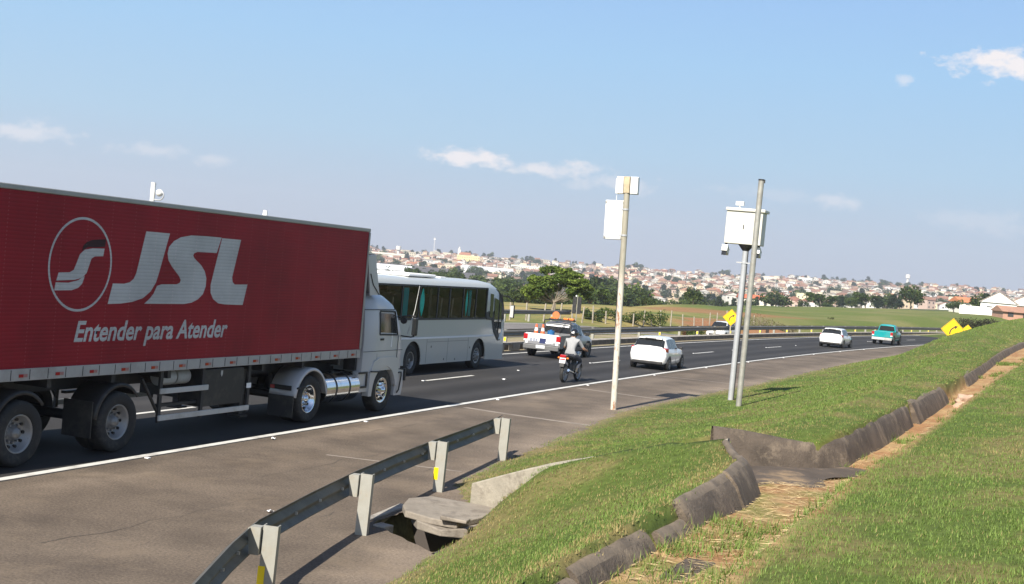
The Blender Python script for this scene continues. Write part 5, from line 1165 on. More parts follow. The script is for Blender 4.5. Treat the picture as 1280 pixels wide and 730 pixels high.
# ------------------------------------------------------------------ signs
def curve_sign(loc, side, rz, label, group=None, arrow=True):
    g = H(loc[0], loc[1]); s = thing('curve_sign', label, 'road sign', (loc[0], loc[1], g), rz, group); zc = loc[2]-g; h = side/math.sqrt(2)
    pts = [(0, -h), (h, 0), (0, h), (-h, 0)]
    face = MB().prism(pts, -.012, .012, lambda a, c, t_: (a, t_, zc+c)).obj('sign_face', MSIGN, s)
    b = MB(); o1, o2 = h*.94, h*.9
    for k in range(4):
        a0, a1 = pts[k], pts[(k+1) % 4]; b.add([(a0[0]*.95, -.0145, zc+a0[1]*.95), (a1[0]*.95, -.0145, zc+a1[1]*.95), (a1[0]*.91, -.0145, zc+a1[1]*.91), (a0[0]*.91, -.0145, zc+a0[1]*.91)], [(0, 1, 2, 3)])
    b.obj('border', MSIGNB, face)
    if arrow:
        b = MB(); c = [(-.22, -.42), (-.21, -.22), (-.14, -.02), (.0, .12), (.14, .2)]; rows = []
        for i, (px_, py_) in enumerate(c):
            a = np.array(c[min(i+1, 4)])-np.array(c[max(i-1, 0)]); a = a/np.linalg.norm(a); nn = np.array([-a[1], a[0]])*.055
            rows.append([((px_+nn[0])*h, -.015, zc+(py_+nn[1])*h), ((px_-nn[0])*h, -.015, zc+(py_-nn[1])*h)])
        b.grid(rows, smooth=False); b.add([(h*.1, -.015, zc+h*.34), (h*.21, -.015, zc+h*.04), (h*.42, -.015, zc+h*.32)], [(0, 1, 2)]); b.obj('arrow', MSIGNB, face)
    MB().box((0, .04, (zc+h*.8)/2), (.08, .05, zc+h*.8)).obj('post', MWOOD, s)
    return s
curve_sign((16.25, 97.2, 1.44), .88, -R_(10), 'yellow diamond bend sign above the white oncoming car by the median')
curve_sign((31.84, 95, 2.05), 1.16, -R_(16), 'large yellow diamond bend sign half hidden by the grass berm near the dark hedge')
curve_sign((38.1, 110, 1.86), .62, -R_(16), 'small yellow diamond sign peeking from behind the large yellow bend sign', arrow=False)
x, y, z = P3(64.4, -20.5); q = thing('road_sign', 'dark back of a tall road sign on a thin post across the highway', 'road sign', (x, y, z), -head(64))
MB().box((-.2, 0, 1.25-z), (.3, .05, 1.3)).obj('panel', MBLK, q); MB().box((.2, 0, 1.25-z), (.3, .05, 1.3)).obj('panel', MBLK, q); MB().cyl((0, .06, 0), (0, .06, 1.98-z), .035, n=10).obj('post', MPOLEG, q); MB().cyl((-.1, 0, 1.9-z), (-.1, 0, 2.02-z), .05, n=10).obj('cap', MWHT, q)
x, y = 25.6, 131.0; q = MB().box((0, 0, .45), (.3, .2, 1.1)).box((0, 0, 1.02), (.24, .16, .06)).obj('marker_post', mat('dark_brown_post', (.035, .022, .016), .8), bevel=.02); q.location = (x, y, H(x, y)); tag(q, 'dark brown marker post standing in front of the red earth mound', 'marker post')
# wire fence along the dry field
fn = thing('fence', 'pale wooden post fence with wires along the edge of the dry field', 'fence', P3(60, -23.5))
pm2 = MB().cyl((0, 0, -.2), (0, 0, 1.35), .07, .06, n=8).mesh('post', [MWOOD]); fp = []; fr2 = random.Random(3)
for u in np.arange(22, 118, 2.6):
    w = -22.8+.25*math.sin(u*.4); X_, Y_, Z_ = P3(u, w); fp.append((X_, Y_, Z_))
    o = bpy.data.objects.new('post', pm2); col.objects.link(o); o.parent = fn; o.location = rel(fn, (X_, Y_, Z_)); o.rotation_euler = (fr2.uniform(-.07, .07), fr2.uniform(-.07, .07), 0); o.scale = (1, 1, fr2.uniform(.75, 1.1))
for hh in (.4, .75, 1.05):
    kid(MB().tube([(a, b, c+hh) for a, b, c in fp], .006, 4), 'wire', MGALV, fn)
# ------------------------------------------------------------------ vegetation
def leaf_mat(name, rough=.75):
    m = bpy.data.materials.new(name); m.use_nodes = True; n = m.node_tree.nodes; l = m.node_tree.links; b = n['Principled BSDF']
    a = n.new('ShaderNodeAttribute'); a.attribute_name = 'lc'; l.new(a.outputs['Color'], b.inputs['Base Color']); b.inputs['Roughness'].default_value = rough; b.inputs['Specular IOR Level'].default_value = .2
    t = n.new('ShaderNodeBsdfTranslucent'); l.new(a.outputs['Color'], t.inputs[0]); mx = n.new('ShaderNodeMixShader'); mx.inputs[0].default_value = .25
    o = n['Material Output']; l.new(b.outputs[0], mx.inputs[1]); l.new(t.outputs[0], mx.inputs[2]); l.new(mx.outputs[0], o.inputs[0]); return m
MLEAF = leaf_mat('foliage'); MBLADE = leaf_mat('grass_blades', .6)
MBARK = mat('tree_bark', (.2, .165, .125), .9, var=.3, vs=5); 
def raw_mesh(name, V, Fq, colr, m):            # V (n,k,3) faces with k corners each, one colour per face
    n, k, _ = V.shape; me_ = bpy.data.meshes.new(name); me_.vertices.add(n*k); me_.vertices.foreach_set('co', V.reshape(-1).astype(np.float32))
    me_.loops.add(n*k); me_.loops.foreach_set('vertex_index', np.arange(n*k, dtype=np.int32)); me_.polygons.add(n); me_.polygons.foreach_set('loop_start', np.arange(0, n*k, k, dtype=np.int32)); me_.update(calc_edges=True)
    at_ = me_.color_attributes.new('lc', 'FLOAT_COLOR', 'POINT'); cc = np.concatenate([colr, np.ones((len(colr), 1))], 1); at_.data.foreach_set('color', np.repeat(cc, k, 0).ravel().astype(np.float32)); me_.materials.append(m); return me_
def leaves(rs, clumps, per, size, c0, c1, flat=0.0, shell=.55):
    P, Cc = [], []
    for (cx, cy, cz, rx, ry, rz) in clumps:
        n = per; d = rs.normal(size=(n, 3)); d /= np.linalg.norm(d, axis=1)[:, None]; r = rs.uniform(shell**3, 1, n)**(1/3)
        lump = 1+.22*np.sin(d[:, 0]*5+cx*3)*np.cos(d[:, 2]*4+cy*2)
        p = d*(r*lump)[:, None]*np.array([rx, ry, rz])+np.array([cx, cy, cz]); P.append(p); t = np.clip(rs.normal(.5, .28)+rs.normal(0, .22, n), 0, 1); Cc.append(np.array(c0)*(1-t[:, None])+np.array(c1)*t[:, None])
    P = np.concatenate(P); Cc = np.concatenate(Cc); n = len(P)
    a = rs.normal(size=(n, 3)); a[:, 2] *= 1-flat; a /= np.linalg.norm(a, axis=1)[:, None]; b = rs.normal(size=(n, 3)); b[:, 2] *= 1-flat; b -= a*(a*b).sum(1)[:, None]; b /= np.linalg.norm(b, axis=1)[:, None]
    s = size*rs.uniform(.6, 1.4, n)[:, None]; a *= s; b *= s*.55
    return np.stack([P-a, P-b, P+a, P+b], 1), Cc
G0, G1 = (.024, .042, .014), (.088, .122, .032)
def tree_variant(seed, kind):
    rs = np.random.RandomState(seed); cl = []
    if kind == 'round':
        for k in range(11):
            a = rs.uniform(0, 6.28); r = rs.uniform(.1, .36); z = rs.uniform(.42, .82); s = rs.uniform(.16, .27); cl.append((r*math.cos(a), r*math.sin(a), z, s, s, s*.85))
        c0, c1 = G0, G1
    elif kind == 'tall':
        for k in range(13):
            z = rs.uniform(.25, .93); r = .2*(1.1-z)+.03; a = rs.uniform(0, 6.28); s = .10+.11*(1-z); cl.append((r*math.cos(a), r*math.sin(a), z, s, s, s*1.2))
        c0, c1 = (.014, .026, .014), (.04, .062, .028)
    else:
        for k in range(12):
            a = rs.uniform(0, 6.28); r = rs.uniform(.1, .5); z = rs.uniform(.5, .8); cl.append((r*math.cos(a), r*math.sin(a), z, rs.uniform(.14, .24), rs.uniform(.14, .24), rs.uniform(.09, .15)))
        c0, c1 = (.022, .042, .010), (.085, .125, .028)
    V, C_ = leaves(rs, cl, 110, .05, c0, c1)
    crown = raw_mesh('crown', V, None, C_, MLEAF)
    t = MB(); t.tube([(0, 0, -.05), (.01, 0, .2), (.02, .01, .5)], [.035, .028, .012], 7)
    for k in range(4):
        a = k*1.6+seed; t.tube([(.01, 0, .25), (.12*math.cos(a), .12*math.sin(a), .45), (.25*math.cos(a), .25*math.sin(a), .62)], [.016, .012, .005], 5)
    return crown, t.mesh('trunk', [MBARK])
TV = {k: [tree_variant(i*7+j, k) for j in range(4)] for i, k in enumerate(('round', 'tall', 'spread'))}
tr_ = random.Random(21)
def tree(X, Y, hgt, kind, label, group=None, wid=1.0, z=None):
    t = thing('tree', label, 'tree', (X, Y, H(X, Y) if z is None else z), tr_.uniform(0, 6.28), group); cm_, tm_ = tr_.choice(TV[kind])
    a = bpy.data.objects.new('crown', cm_); col.objects.link(a); a.parent = t; b = bpy.data.objects.new('trunk', tm_); col.objects.link(b); b.parent = t
    t.scale = (hgt*wid, hgt*wid, hgt); return t
def colx(px, Y): return (px-640)/F*Y       # the easting that lies in picture column px at distance Y
# valley woodland between the dry field and the town
def wood(n, px0, px1, Y0, Y1, h0, h1, kinds, label, group, seed):
    r = random.Random(seed)
    for k in range(n):
        Y = r.uniform(Y0, Y1); X = colx(r.uniform(px0, px1), Y); tree(X, Y, r.uniform(h0, h1), r.choice(kinds), label, group, r.uniform(.95, 1.35))
wood(20, 470, 650, 320, 520, 5, 7.8, ['round', 'spread'], 'dark green tree in the wood beyond the bus roof', 'trees beyond the bus', 1)
wood(26, 625, 765, 180, 300, 2.6, 4.6, ['round', 'spread'], 'green tree in the belt behind the dry field', 'trees behind the dry field', 2)
wood(12, 738, 800, 300, 430, 8, 10.5, ['tall', 'round'], 'tall dark tree in the valley behind the shrubs and leaning pole', 'dark valley trees', 3)
wood(14, 800, 875, 300, 450, 4.5, 6.5, ['round'], 'lower dark tree in the valley past the leaning pole', 'lower valley trees', 31)
wood(14, 640, 880, 190, 300, 2.5, 4, ['round'], 'low bushy tree along the far end of the field', 'low trees along the field', 4)
wood(16, 855, 1010, 430, 545, 3, 5, ['round', 'tall'], 'dark tree at the foot of the town behind the camera poles', 'trees at the foot of the town', 5)
wood(20, 1020, 1125, 380, 520, 4, 6.3, ['round', 'tall', 'spread'], 'dark tree above the crest of the green field', 'trees above the green field', 6)
tree(colx(1138, 345), 345, 6.6, 'round', 'single round dark tree standing on the crest of the green field', None, 1.05)
tree(colx(1192, 330), 330, 3.6, 'round', 'small round dark tree beside the orange roofed house', None, 1.2)
tree(colx(1222, 300), 300, 5.2, 'round', 'bushy tree between the orange roofed house and the gabled house', None, .95)
tree(colx(1231, 290), 290, 5.0, 'tall', 'narrow dark conifer beside the gabled house', None, .8)
tree(colx(970, 440), 440, 8.2, 'round', 'dark tree standing just past the long red roof behind the camera poles', None, 1.25)
# the spreading tree by the pickup
TX, TY = 3.85, 119.0; TZ = H(TX, TY)
mt = thing('tree', 'spreading flat topped tree with pale branching trunk above the service pickup', 'tree', (TX, TY, TZ))
K = .0715/9.12; rs = np.random.RandomState(5)
CL = [(440,250,120,70),(600,330,90,50),(680,350,80,45),(60,420,70,60),(120,470,70,50),(230,350,90,60),(340,330,80,50),(350,150,140,48),(480,165,120,50),(620,195,110,40),(250,170,70,46),(150,290,95,70),(270,285,105,70),(110,380,70,60),(385,255,80,60),(190,420,90,60),(490,300,70,50),(600,265,120,38),(720,300,80,42),(330,380,70,55),(640,440,100,42),(760,400,60,36),(560,380,60,36),(290,480,60,50),(800,330,45,30),(420,360,50,40),(700,250,70,32),(540,210,90,45)]
cl = [((a-390)*K, rs.uniform(-1.1, 1.1), (612-b)*K*1.02, c*K*.92, rs.uniform(.5, 1.0), d*K*.9) for a, b, c, d in CL]
V, C_ = leaves(rs, cl, 760, .1, (.05, .09, .014), (.21, .28, .05), .35, .2)
V2, C2 = leaves(rs, cl, 160, .11, (.025, .045, .01), (.09, .13, .025), .3, .1)
o = bpy.data.objects.new('crown', raw_mesh('crown', np.concatenate([V, V2]), None, np.concatenate([C_, C2]), MLEAF)); col.objects.link(o); o.parent = mt
t = MB(); t.tube([(-.1, 0, -.15), (-.05, 0, .25), (0, 0, .6), (-.02, 0, .9)], [.15, .12, .1, .08], 10); t.tube([(.08, .05, -.1), (.12, .05, .4), (.1, .05, .9)], [.09, .08, .07], 8)
for cx, cy, cz, rx, ry, rz in cl:
    b0 = Vector((.03*np.sign(cx), 0, .75)); e = Vector((cx, cy, cz)); m1 = b0.lerp(e, .4)+Vector((0, 0, -.12)); t.tube([b0, m1, b0.lerp(e, .75), e], [.05, .03, .018, .008], 6)
t.obj('trunk', mat('pale_branch_bark', (.22, .19, .15), .9, var=.25, vs=6), mt)
def shrub(X, Y, rx, rz, label, n=900, c0=(.028, .05, .012), c1=(.095, .13, .03), sz=.09, seed=1, name='shrub', cat='shrub', lumps=7, ry=None):
    rs = np.random.RandomState(seed); cl = []
    for k in range(lumps): cl.append((rs.uniform(-.7, .7)*rx, rs.uniform(-.5, .5)*(ry or rx*.6), rz*rs.uniform(.25, .65), rx*rs.uniform(.25, .45), (ry or rx*.6)*rs.uniform(.4, .7), rz*rs.uniform(.3, .45)))
    V, C_ = leaves(rs, cl, n//lumps, sz, c0, c1, 0, .3); o = bpy.data.objects.new(name, raw_mesh(name, V, None, C_, MLEAF)); col.objects.link(o); o.location = (X, Y, H(X, Y)); return tag(o, label, cat)
shrub(colx(744, 112), 112, 1.1, .95, 'low green shrub in the dry field beside the rusty pole', seed=1)
shrub(colx(762, 116), 116, 1.3, 1.2, 'leafy green shrub in the dry field partly behind the rusty pole', seed=2)
shrub(colx(792, 118), 118, 1.6, 1.25, 'round green shrub in the dry field just past the rusty pole', seed=3)
shrub(colx(816, 121), 121, 1.5, 1.6, 'tall green shrub behind the fence posts of the dry field', seed=4)
shrub(colx(874, 124), 124, 1.35, 1.0, 'dome shaped green shrub on the reddish slope', seed=5)
shrub(colx(857, 113), 113, .35, .5, 'tiny reddish weed at the edge of the dry field', 200, (.1, .05, .025), (.16, .09, .04), .05, 6)
shrub(colx(1222, 175), 175, 3.0, 2.3, 'dark brownish hedge behind the large yellow bend sign', 2600, (.022, .026, .013), (.06, .058, .03), .11, 7, 'hedge', 'hedge', 12)
shrub(colx(1122, 190), 190, .9, .7, 'small dark bush on the green field past the teal pickup', 400, (.03, .04, .016), (.07, .08, .03), .08, 8)
shrub(colx(1040, 185), 185, .5, .3, 'small tuft on the green field above the white car', 200, (.05, .06, .02), (.1, .11, .04), .06, 9)
for i, (px, Y, w_, h_) in enumerate(((925, 139, .9, 1.0), (938, 140, 1.1, 1.3), (952, 141, 1.2, 1.5), (968, 142, 1.0, 1.3), (980, 141, .9, 1.0), (993, 139, .8, .7))):
    X = colx(px, Y); rs = np.random.RandomState(40+i); t = MB()
    for k in range(26):
        a = rs.uniform(0, 6.28); r = rs.uniform(.1, 1)*w_; t.tube([(r*.3*math.cos(a), r*.3*math.sin(a), -.1), (r*.7*math.cos(a), r*.7*math.sin(a), h_*rs.uniform(.4, .7)), (r*math.cos(a)+rs.uniform(-.2, .2), r*math.sin(a), h_*rs.uniform(.6, 1.1))], [.025, .018, .006], 4)
    sc_ = thing('scrub_plant', 'grey twiggy scrub plant on top of the red earth mound', 'scrub', (X, Y, H(X, Y)), 0, 'scrub on the red mound'); t.obj('twigs', mat('grey_twigs', (.22, .19, .13), .9), sc_)
    V, C_ = leaves(rs, [(0, 0, h_*.5, w_, w_*.8, h_*.5)], 240, .07, (.07, .075, .03), (.17, .15, .07), 0, .1); o = bpy.data.objects.new('foliage', raw_mesh('foliage', V, None, C_, MLEAF)); col.objects.link(o); o.parent = sc_

# ------------------------------------------------------------------ the town on the far hillside
WALLC = [(.72, .69, .62), (.78, .76, .72), (.66, .58, .46), (.70, .55, .38), (.58, .44, .36), (.74, .66, .50), (.62, .60, .57)]
ROOFC = [(.34, .13, .07), (.40, .16, .08), (.28, .12, .075), (.36, .20, .13), (.20, .13, .10), (.42, .36, .29), (.30, .16, .11)]
MWALL = [mat('house_wall', tuple(x*.84 for x in c), .9, var=.06, vs=.2) for c in WALLC]; MROOF = [mat('tile_roof', tuple(x*.8 for x in c), .9, var=.15, vs=.3) for c in ROOFC]; MWIN = mat('house_window', (.05, .05, .05), .4)
def house_mesh(w, d, h, rh, kind, wm, rm, parapet=False):
    b = MB(); b.box((0, 0, h/2-1), (w, d, h+2), mat=0); o = .5
    if kind == 'gable': b.prism([(-d/2-o, h-.05), (d/2+o, h-.05), (0, h+rh)], -w/2-o*.6, w/2+o*.6, lambda a, c, t_: (t_, a, c), mat=1)
    elif kind == 'gable_front': b.prism([(-w/2-o, h-.05), (w/2+o, h-.05), (0, h+rh)], -d/2-o*.6, d/2+o*.6, lambda a, c, t_: (a, t_, c), mat=1); b.prism([(-w/2+.1, h), (w/2-.1, h), (0, h+rh-.35)], -d/2-o*.6-.03, -d/2-.2, lambda a, c, t_: (a, t_, c), mat=0)
    elif kind == 'hip':
        x, y = w/2+o, d/2+o; r = max(.2, x-y); b.add([(-x, -y, h-.05), (x, -y, h-.05), (x, y, h-.05), (-x, y, h-.05), (-r, 0, h+rh), (r, 0, h+rh)], [(0, 1, 5, 4), (1, 2, 5), (2, 3, 4, 5), (3, 0, 4), (0, 3, 2, 1)], 1)
    else: b.box((0, 0, h+.2), (w+.3, d+.3, .4), mat=0); b.box((0, 0, h+.45), (w*.5, d*.5, .3), mat=1)
    n = max(2, int(w/3)); floors = max(1, int(h/2.9))
    for fl in range(floors):
        for k in range(n): b.box((-w/2+(k+.5)*w/n, -d/2-.03, 1.5+fl*2.9), (1.1, .1, 1.1), mat=2)
    return b
HM = []; hr = random.Random(8)
for k in range(22):
    w = hr.uniform(7, 12.5); kind = hr.choice(['gable', 'gable', 'hip', 'gable_front', 'flat', 'hip']); h = hr.choice([3.2, 3.4, 3.6, 6.2]); wi, ri_ = hr.randrange(len(WALLC)), hr.randrange(len(ROOFC))
    HM.append((house_mesh(w, hr.uniform(6.5, 9), h, hr.uniform(1.4, 2.3), kind, wi, ri_), kind, h, wi, ri_))
HME = [(b.mesh('house', [MWALL[wi], MROOF[ri_], MWIN]), kind, h) for b, kind, h, wi, ri_ in HM]
WN = ['off white', 'white', 'beige', 'ochre', 'pinkish', 'cream', 'pale grey']; RN = ['terracotta', 'orange tiled', 'brown tiled', 'tan tiled', 'dark brown', 'pale', 'reddish brown']
spots = []
for k in range(33):
    Y = 860+k*38.0+hr.uniform(-5, 5); X = colx(440, Y)
    while X < colx(1340, Y):
        px = 640+X/Y*F; X += hr.uniform(9.5, 15.5)
        yj = Y+hr.uniform(-10, 10)
        woods = math.sin(X*.021+Y*.013)+math.sin(Y*.027-X*.008)
        if px < 760 and Y < 1350 and hr.random() < .8: continue
        if px < 900 and Y < 1000 and hr.random() < .6: continue
        if woods > 1.2: continue
        if hr.random() < .07: continue
        spots.append((X, yj))
spots.sort(key=lambda p: p[1])
near, rest = spots[:290], spots[290:]
for i, (X, Y) in enumerate(near):
    j = hr.randrange(len(HME)); me_, kind, h = HME[j]; wi, ri_ = HM[j][3], HM[j][4]
    o = bpy.data.objects.new('house', me_); col.objects.link(o); o.location = (X, Y, H(X, Y)); o.rotation_euler = (0, 0, hr.choice([0, .25, -.25, .5, 1.4, -.4])+hr.uniform(-.15, .15))
    tag(o, '%s %s house with a %s roof in the hillside town' % ('two storey' if h > 5 else 'small', WN[wi], RN[ri_]) if kind != 'flat' else '%s flat roofed %s house in the hillside town' % ('two storey' if h > 5 else 'small', WN[wi]), 'house', 'houses of the hillside town')
allm = [x for pair in zip(MWALL, MROOF) for x in pair]+[MWIN]
dh = MB()
for (X, Y) in rest:
    j = hr.randrange(len(HM)); b, kind, h, wi, ri_ = HM[j]; M = Matrix.Translation((X, Y, H(X, Y))) @ Matrix.Rotation(hr.choice([0, .25, -.25, .5, 1.4])+hr.uniform(-.15, .15), 4, 'Z'); base = len(dh.v)
    dh.v += [tuple(M @ Vector(p)) for p in b.v]; dh.f += [tuple(i+base for i in f) for f in b.f]; dh.m += [(wi*2, ri_*2+1, 14)[q] for q in b.m]; dh.sm += [False]*len(b.f)
struct(dh.obj('distant_houses', allm), 'stuff')
def building(name, label, cat, px, Y, b, mats, rz=0, group=None):
    X = colx(px, Y); o = b.obj(name, mats); o.location = (X, Y, H(X, Y)); o.rotation_euler = (0, 0, rz); return tag(o, label, cat, group)
def bld(label, px, Y, w, d, h, rh, kind, wc, rc, rz=0, name='building', cat='building'):
    if Y > 555: Y, w, d, h, rh = Y*1.42, w*1.3, d*1.2, h*1.25, rh*1.3
    X = colx(px, Y); t = thing(name, label, cat, (X, Y, H(X, Y)), rz)
    src = house_mesh(w, d, h, rh, kind, 0, 0); parts = {0: MB(), 1: MB(), 2: MB()}
    for f, m_ in zip(src.f, src.m): parts[m_].add([src.v[i] for i in f], [tuple(range(len(f)))])
    parts[0].obj('wall', mat('plain_wall', wc, .9, var=.06, vs=.3), t, weld=True); parts[1].obj('roof', mat('plain_roof', rc, .85, var=.12, vs=.4), t, weld=True)
    w0_ = parts[2]
    for k in range(0, len(w0_.f), 6):
        q = MB(); q.add([w0_.v[i] for f in w0_.f[k:k+6] for i in f], [tuple(range(4*j, 4*j+4)) for j in range(6)]); q.obj('window', MWIN, t, weld=True)
    return t
bld('long low building with a bright orange red roof behind the camera poles', 945, 545, 15, 9, 3.4, 1.6, 'gable', (.72, .66, .55), (.50, .13, .06))
bld('pale cream school block on the ridge of the town', 655, 1180, 30, 10, 5, 1.2, 'flat', (.78, .74, .6), (.5, .45, .4))
bld('yellow block among the trees on the ridge above the bus', 582, 1280, 24, 12, 8, 1.5, 'flat', (.72, .58, .30), (.5, .4, .3))
bld('large white shed with a pale roof below the ridge', 607, 950, 40, 16, 4.5, 2, 'gable', (.76, .76, .75), (.66, .68, .70))
bld('long cream warehouse on the ridge beside the red trailer', 478, 1150, 46, 14, 6, 1.5, 'gable', (.72, .66, .54), (.62, .55, .45))
bld('big white warehouse roof just above the back of the bus', 484, 640, 24, 18, 4, 2.5, 'gable', (.74, .75, .76), (.72, .74, .78))
bld('dark roofed warehouse beyond the bus roof, in front of the trees', 550, 620, 34, 20, 4, 2.5, 'gable', (.25, .22, .2), (.085, .08, .085))
bld('dark roofed long shed beyond the middle of the bus roof', 515, 700, 40, 20, 4, 2.5, 'gable', (.3, .26, .22), (.10, .09, .09))
bld('wide cream apartment block near the crest behind the camera enclosure', 960, 1330, 18, 10, 6.5, 1, 'flat', (.62, .58, .48), (.5, .45, .4))
bld('white apartment block near the crest past the bare grey pole', 1003, 1350, 15, 10, 6.5, 1, 'flat', (.62, .61, .58), (.5, .45, .4))
bld('yellowish building low in the town past the tree behind the poles', 1008, 700, 14, 9, 5.5, 1, 'flat', (.74, .66, .42), (.5, .45, .4))
bld('white gabled house with a grey roof above the dark hedge', 1247, 285, 7.2, 11, 2.9, 2.5, 'gable_front', (.78, .77, .74), (.22, .19, .17), -.35, 'house', 'house')
bld('low white house with an orange tiled roof on the crest by the small round tree', 1210, 345, 7.5, 7, 2.6, 1.3, 'gable', (.78, .75, .68), (.50, .19, .09), .1, 'house', 'house')
bld('grey roofed house at the picture edge beside the white gabled house', 1283, 300, 9, 11, 3, 2.7, 'gable_front', (.68, .62, .55), (.24, .19, .16), -.4, 'house', 'house')
bld('brick coloured low house in front of the grey roofed house at the edge', 1275, 262, 9, 6, 1.9, 1.1, 'gable', (.42, .24, .17), (.34, .19, .13), 0, 'house', 'house')
X, Y = colx(1240, 270), 270; o = MB().box((0, 0, .5), (9, .25, 2.2)).obj('garden_wall', mat('white_garden_wall', (.74, .73, .7), .9, var=.06, vs=.6)); o.location = (X-2, Y, H(X-2, Y)); o.rotation_euler = (0, 0, -.3); tag(o, 'white garden wall in front of the white gabled house', 'wall')
# church, water towers, masts
X, Y = colx(570, 1900), 1900; ch_ = thing('church', 'white church with a tall pointed bell tower on the ridge above the bus', 'church', (X, Y, H(X, Y)))
MB().box((8, 0, 4), (16, 10, 10)).obj('nave', MWALL[4], ch_); MB().prism([(-5.5, 9), (5.5, 9), (0, 12.5)], 0, 16.5, lambda a, c, t_: (t_, a, c)).obj('roof', MROOF[1], ch_); tw = MB().box((0, 0, 7), (4, 4, 16)).obj('tower', MWALL[1], ch_); MB().cyl((0, 0, 15), (0, 0, 20.5), 2.4, .15, n=8).obj('spire', MWALL[0], tw)
def wtower(px, Y, h, r, label):
    Y *= 1.42; h *= 1.3; r *= 1.3; X = colx(px, Y); t = thing('water_tower', label, 'water tower', (X, Y, H(X, Y))); MB().cyl((0, 0, -2), (0, 0, h*.7), r*.5, n=16).obj('shaft', MWALL[1], t); MB().cyl((0, 0, h*.7), (0, 0, h), r, n=18).obj('tank', MWALL[1], t)
wtower(1131, 1430, 15, 2.6, 'white mushroom shaped water tower on the town ridge behind the round tree'); wtower(494, 1250, 13, 2.6, 'cream cylindrical water tower on the ridge beside the truck cab')
X, Y = colx(538, 1980), 1980; t = thing('antenna_mast', 'thin white antenna mast standing on the ridge above the bus roof', 'mast', (X, Y, H(X, Y))); b = MB()
for k in range(3): a = k*2.09; b.cyl((1.2*math.cos(a), 1.2*math.sin(a), -1), (.2*math.cos(a), .2*math.sin(a), 30), .2, n=5)
b.obj('mast', MWALL[1], t); MB().box((0, 0, 27), (3.2, .3, 1.6)).obj('panel_antenna', MWALL[1], t)
# trees scattered through the town and along its ridge
for k in range(95):
    Y = tr_.uniform(870, 2060); px = tr_.uniform(450, 1330); tree(colx(px, Y), Y, tr_.uniform(7, 11.5), tr_.choice(['round', 'round', 'spread', 'tall']), 'dark tree among the houses of the hillside town', 'trees among the town houses', tr_.uniform(1.0, 1.5))
for k in range(44):
    Y = tr_.uniform(2060, 2160); px = tr_.choice([tr_.uniform(450, 800), tr_.uniform(450, 1330), tr_.choice([775, 790, 795, 905, 1050, 1085, 1190, 1110])+tr_.uniform(-8, 8)]); tree(colx(px, Y), Y, tr_.uniform(7, 12), tr_.choice(['round', 'tall']), 'dark tree on the skyline of the town ridge', 'trees on the ridge', tr_.uniform(1.0, 1.6))
for k in range(24):
    Y = tr_.uniform(900, 1380); px = tr_.uniform(470, 700); tree(colx(px, Y), Y, tr_.uniform(7, 11), tr_.choice(['round', 'tall']), 'dark tree on the wooded lower slope beyond the bus', 'trees on the wooded slope', tr_.uniform(1.0, 1.5))

rs = np.random.RandomState(77); PV, PC = [], []
for k in range(420):
    Y = rs.uniform(900, 2120); X = colx(rs.uniform(445, 1335), Y); z = H(X, Y); h_ = rs.uniform(5, 10); w_ = h_*rs.uniform(.4, .8)
    cl = [(X+rs.uniform(-.5, .5)*w_, Y, z+h_*rs.uniform(.45, .75), w_*.5, w_*.5, h_*.28) for _ in range(4)]; V, C_ = leaves(rs, cl, 40, .7, (.016, .028, .012), (.06, .085, .028)); PV.append(V); PC.append(C_)
o = bpy.data.objects.new('distant_trees', raw_mesh('distant_trees', np.concatenate(PV), None, np.concatenate(PC), MLEAF)); col.objects.link(o); struct(o, 'stuff')

# ------------------------------------------------------------------ grass
rs = np.random.RandomState(17)
def blades(n, u0, u1, w0, w1, keep, h0, h1, nb, width, spread):
    u = rs.uniform(u0, u1, n); w = rs.uniform(w0, w1, n); X, Y = XY(u, w); d = np.hypot(X, Y); ok = keep(u, w, d, X, Y); u, w, X, Y, d = u[ok], w[ok], X[ok], Y[ok], d[ok]
    Z = hz_(X, Y); n = len(u); p1_ = vnoise(X, Y, .8, 1); p2_ = vnoise(X, Y, 2.6, 6); p3_ = vnoise(X, Y, .22, 8)
    dryness = np.clip((p1_*.5+p2_*.3+p3_*.4+.10*((w < 11.4) & (u < -4))-.655)*3.2, 0, 1); lip = np.clip(1-np.abs(w-interp(u, LU, LW)+.25)/.35, 0, 1); e_ = np.clip(1-np.abs(w-w0f(u)-.4)/.7, 0, 1)
    dryness = np.clip(dryness+lip*.6*(p2_ > .42)+e_*.5*p1_, 0, 1)
    hgt = rs.uniform(h0, h1, n)*(.7+.7*p2_)*(1-.3*dryness)
    V = np.empty((n, nb, 3, 3)); Cc = np.empty((n, nb, 3))
    for k in range(nb):
        bx = X+rs.normal(0, spread, n); by = Y+rs.normal(0, spread, n); a = rs.uniform(0, 6.283, n); ln = rs.uniform(.25, 1.0, n)*hgt; hh = hgt*rs.uniform(.45, 1.0, n); wv = width*rs.uniform(.6, 1.3, n)*np.maximum(1, d/20)
        ca, sa = np.cos(a), np.sin(a); V[:, k, 0] = np.stack([bx-sa*wv, by+ca*wv, Z-.01], -1); V[:, k, 1] = np.stack([bx+sa*wv, by-ca*wv, Z-.01], -1); V[:, k, 2] = np.stack([bx+ca*ln, by+sa*ln, Z+hh], -1)
        g = rs.uniform(0, 1, n)[:, None]; green = np.array([.095, .16, .028])*(1-g)+np.array([.21, .29, .072])*g; straw = np.array([.34, .27, .115])*(.7+.5*g); q = (dryness[:, None]*.8+.07 > rs.uniform(0, 1, n)[:, None]); Cc[:, k] = np.where(q, straw, green)
    return V.reshape(-1, 3, 3), Cc.reshape(-1, 3)
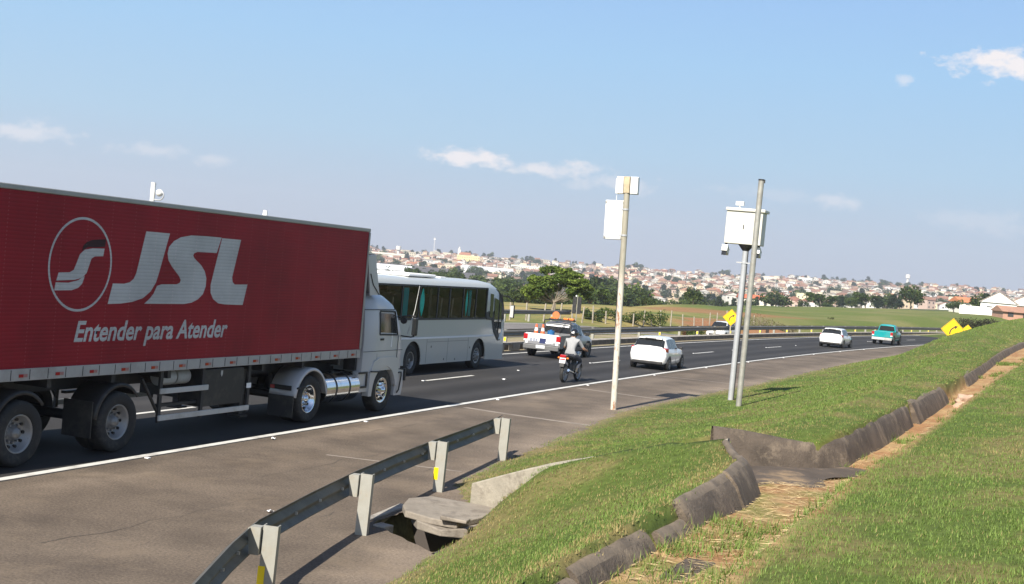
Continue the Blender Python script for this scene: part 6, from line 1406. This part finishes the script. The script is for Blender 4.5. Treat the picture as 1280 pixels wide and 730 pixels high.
def inch(u, w, m=0): return (w > interp(u, LU, LW)-np.where(u < -13.5, .07, .02)+m+(.11*(vnoise(np.asarray(u)*1.0, np.asarray(w)*.2, 2.2, 41)-.35) if m == 0 else 0)) & (w < interp(u, RU, RW)+np.where(u > -11, .09, -.02))
def chute(u, w): return (np.abs(u+12.05+(w-6.4)*.26) < .52) & (w > 6.2) & (w < 10.6)
def vis(X, Y): px = 640+F*X/Y; return (px > -60) & (px < 1400)
def keep_near(u, w, d, X, Y): return (w > w0f(u)+.05) & ~inch(u, w) & ~chute(u, w) & ~((u > -14.5) & (u < -12.2) & (w < 7.1)) & vis(X, Y) & (rs.uniform(0, 1, len(u)) < np.clip((15/d)**1.7, 0, 1)) & (d > 5)
V1, C1 = blades(230000, -27, 24, 4.2, 22, keep_near, .018, .046, 8, .0038, .035)
def keep_far(u, w, d, X, Y): return (w > w0f(u)+.05) & ~inch(u, w, -.1) & vis(X, Y) & (d > 28)
V2, C2 = blades(60000, -6, 110, 3.2, 20, keep_far, .025, .05, 4, .0045, .06)
def keep_ch(u, w, d, X, Y): return inch(u, w, .12) & (vnoise(X, Y, 1.1, 33) > np.where(u < -15.5, .46, .70)) & ~((u > -16.2) & (u < -12))
V3, C3 = blades(26000, -27, 30, 11, 14.2, keep_ch, .05, .15, 7, .005, .04)
Vg = np.concatenate([V1, V2, V3]); Cg = np.concatenate([C1, C2, C3]); print('blades', len(Vg))
o = bpy.data.objects.new('grass', raw_mesh('grass', Vg, None, Cg, MBLADE)); col.objects.link(o); struct(o, 'stuff')
# straw litter on the channel floor
n = 15000; u = np.where(rs.uniform(0, 1, n) < .6, rs.uniform(-25, -10, n), rs.uniform(-26, 40, n)); w = rs.uniform(11, 14.2, n); ok = inch(u, w, .15); u, w = u[ok], w[ok]; X, Y = XY(u, w); Z = hz_(X, Y)+.012; a = rs.uniform(0, 6.28, len(u)); L = rs.uniform(.03, .09, len(u)); t_ = .004
V = np.stack([np.stack([X-np.cos(a)*L, Y-np.sin(a)*L, Z], -1), np.stack([X+np.sin(a)*t_*2, Y-np.cos(a)*t_*2, Z+.004], -1), np.stack([X+np.cos(a)*L, Y+np.sin(a)*L, Z+rs.uniform(0, .02, len(u))], -1)], 1); g = rs.uniform(.6, 1.15, len(u))[:, None]
o = bpy.data.objects.new('straw', raw_mesh('straw', V, None, np.array([.56, .43, .24])*g, MBLADE)); col.objects.link(o); struct(o, 'stuff')
# far-verge grass strip
def keep_v(u, w, d, X, Y): return vis(X, Y) & (d > 40)
# ------------------------------------------------------------------ haze
hb = MB().box((350, 1300, 30), (3600, 2800, 170)); hm_ = bpy.data.materials.new('haze_air'); hm_.use_nodes = True; n = hm_.node_tree.nodes; l = hm_.node_tree.links; n.clear()
ho = n.new('ShaderNodeOutputMaterial'); pv = n.new('ShaderNodeVolumePrincipled'); pv.inputs['Density'].default_value = .00019; pv.inputs['Color'].default_value = (.82, .87, 1, 1); pv.inputs['Anisotropy'].default_value = .2; l.new(pv.outputs[0], ho.inputs['Volume'])
hz_o = hb.obj('haze', hm_); struct(hz_o, 'stuff')
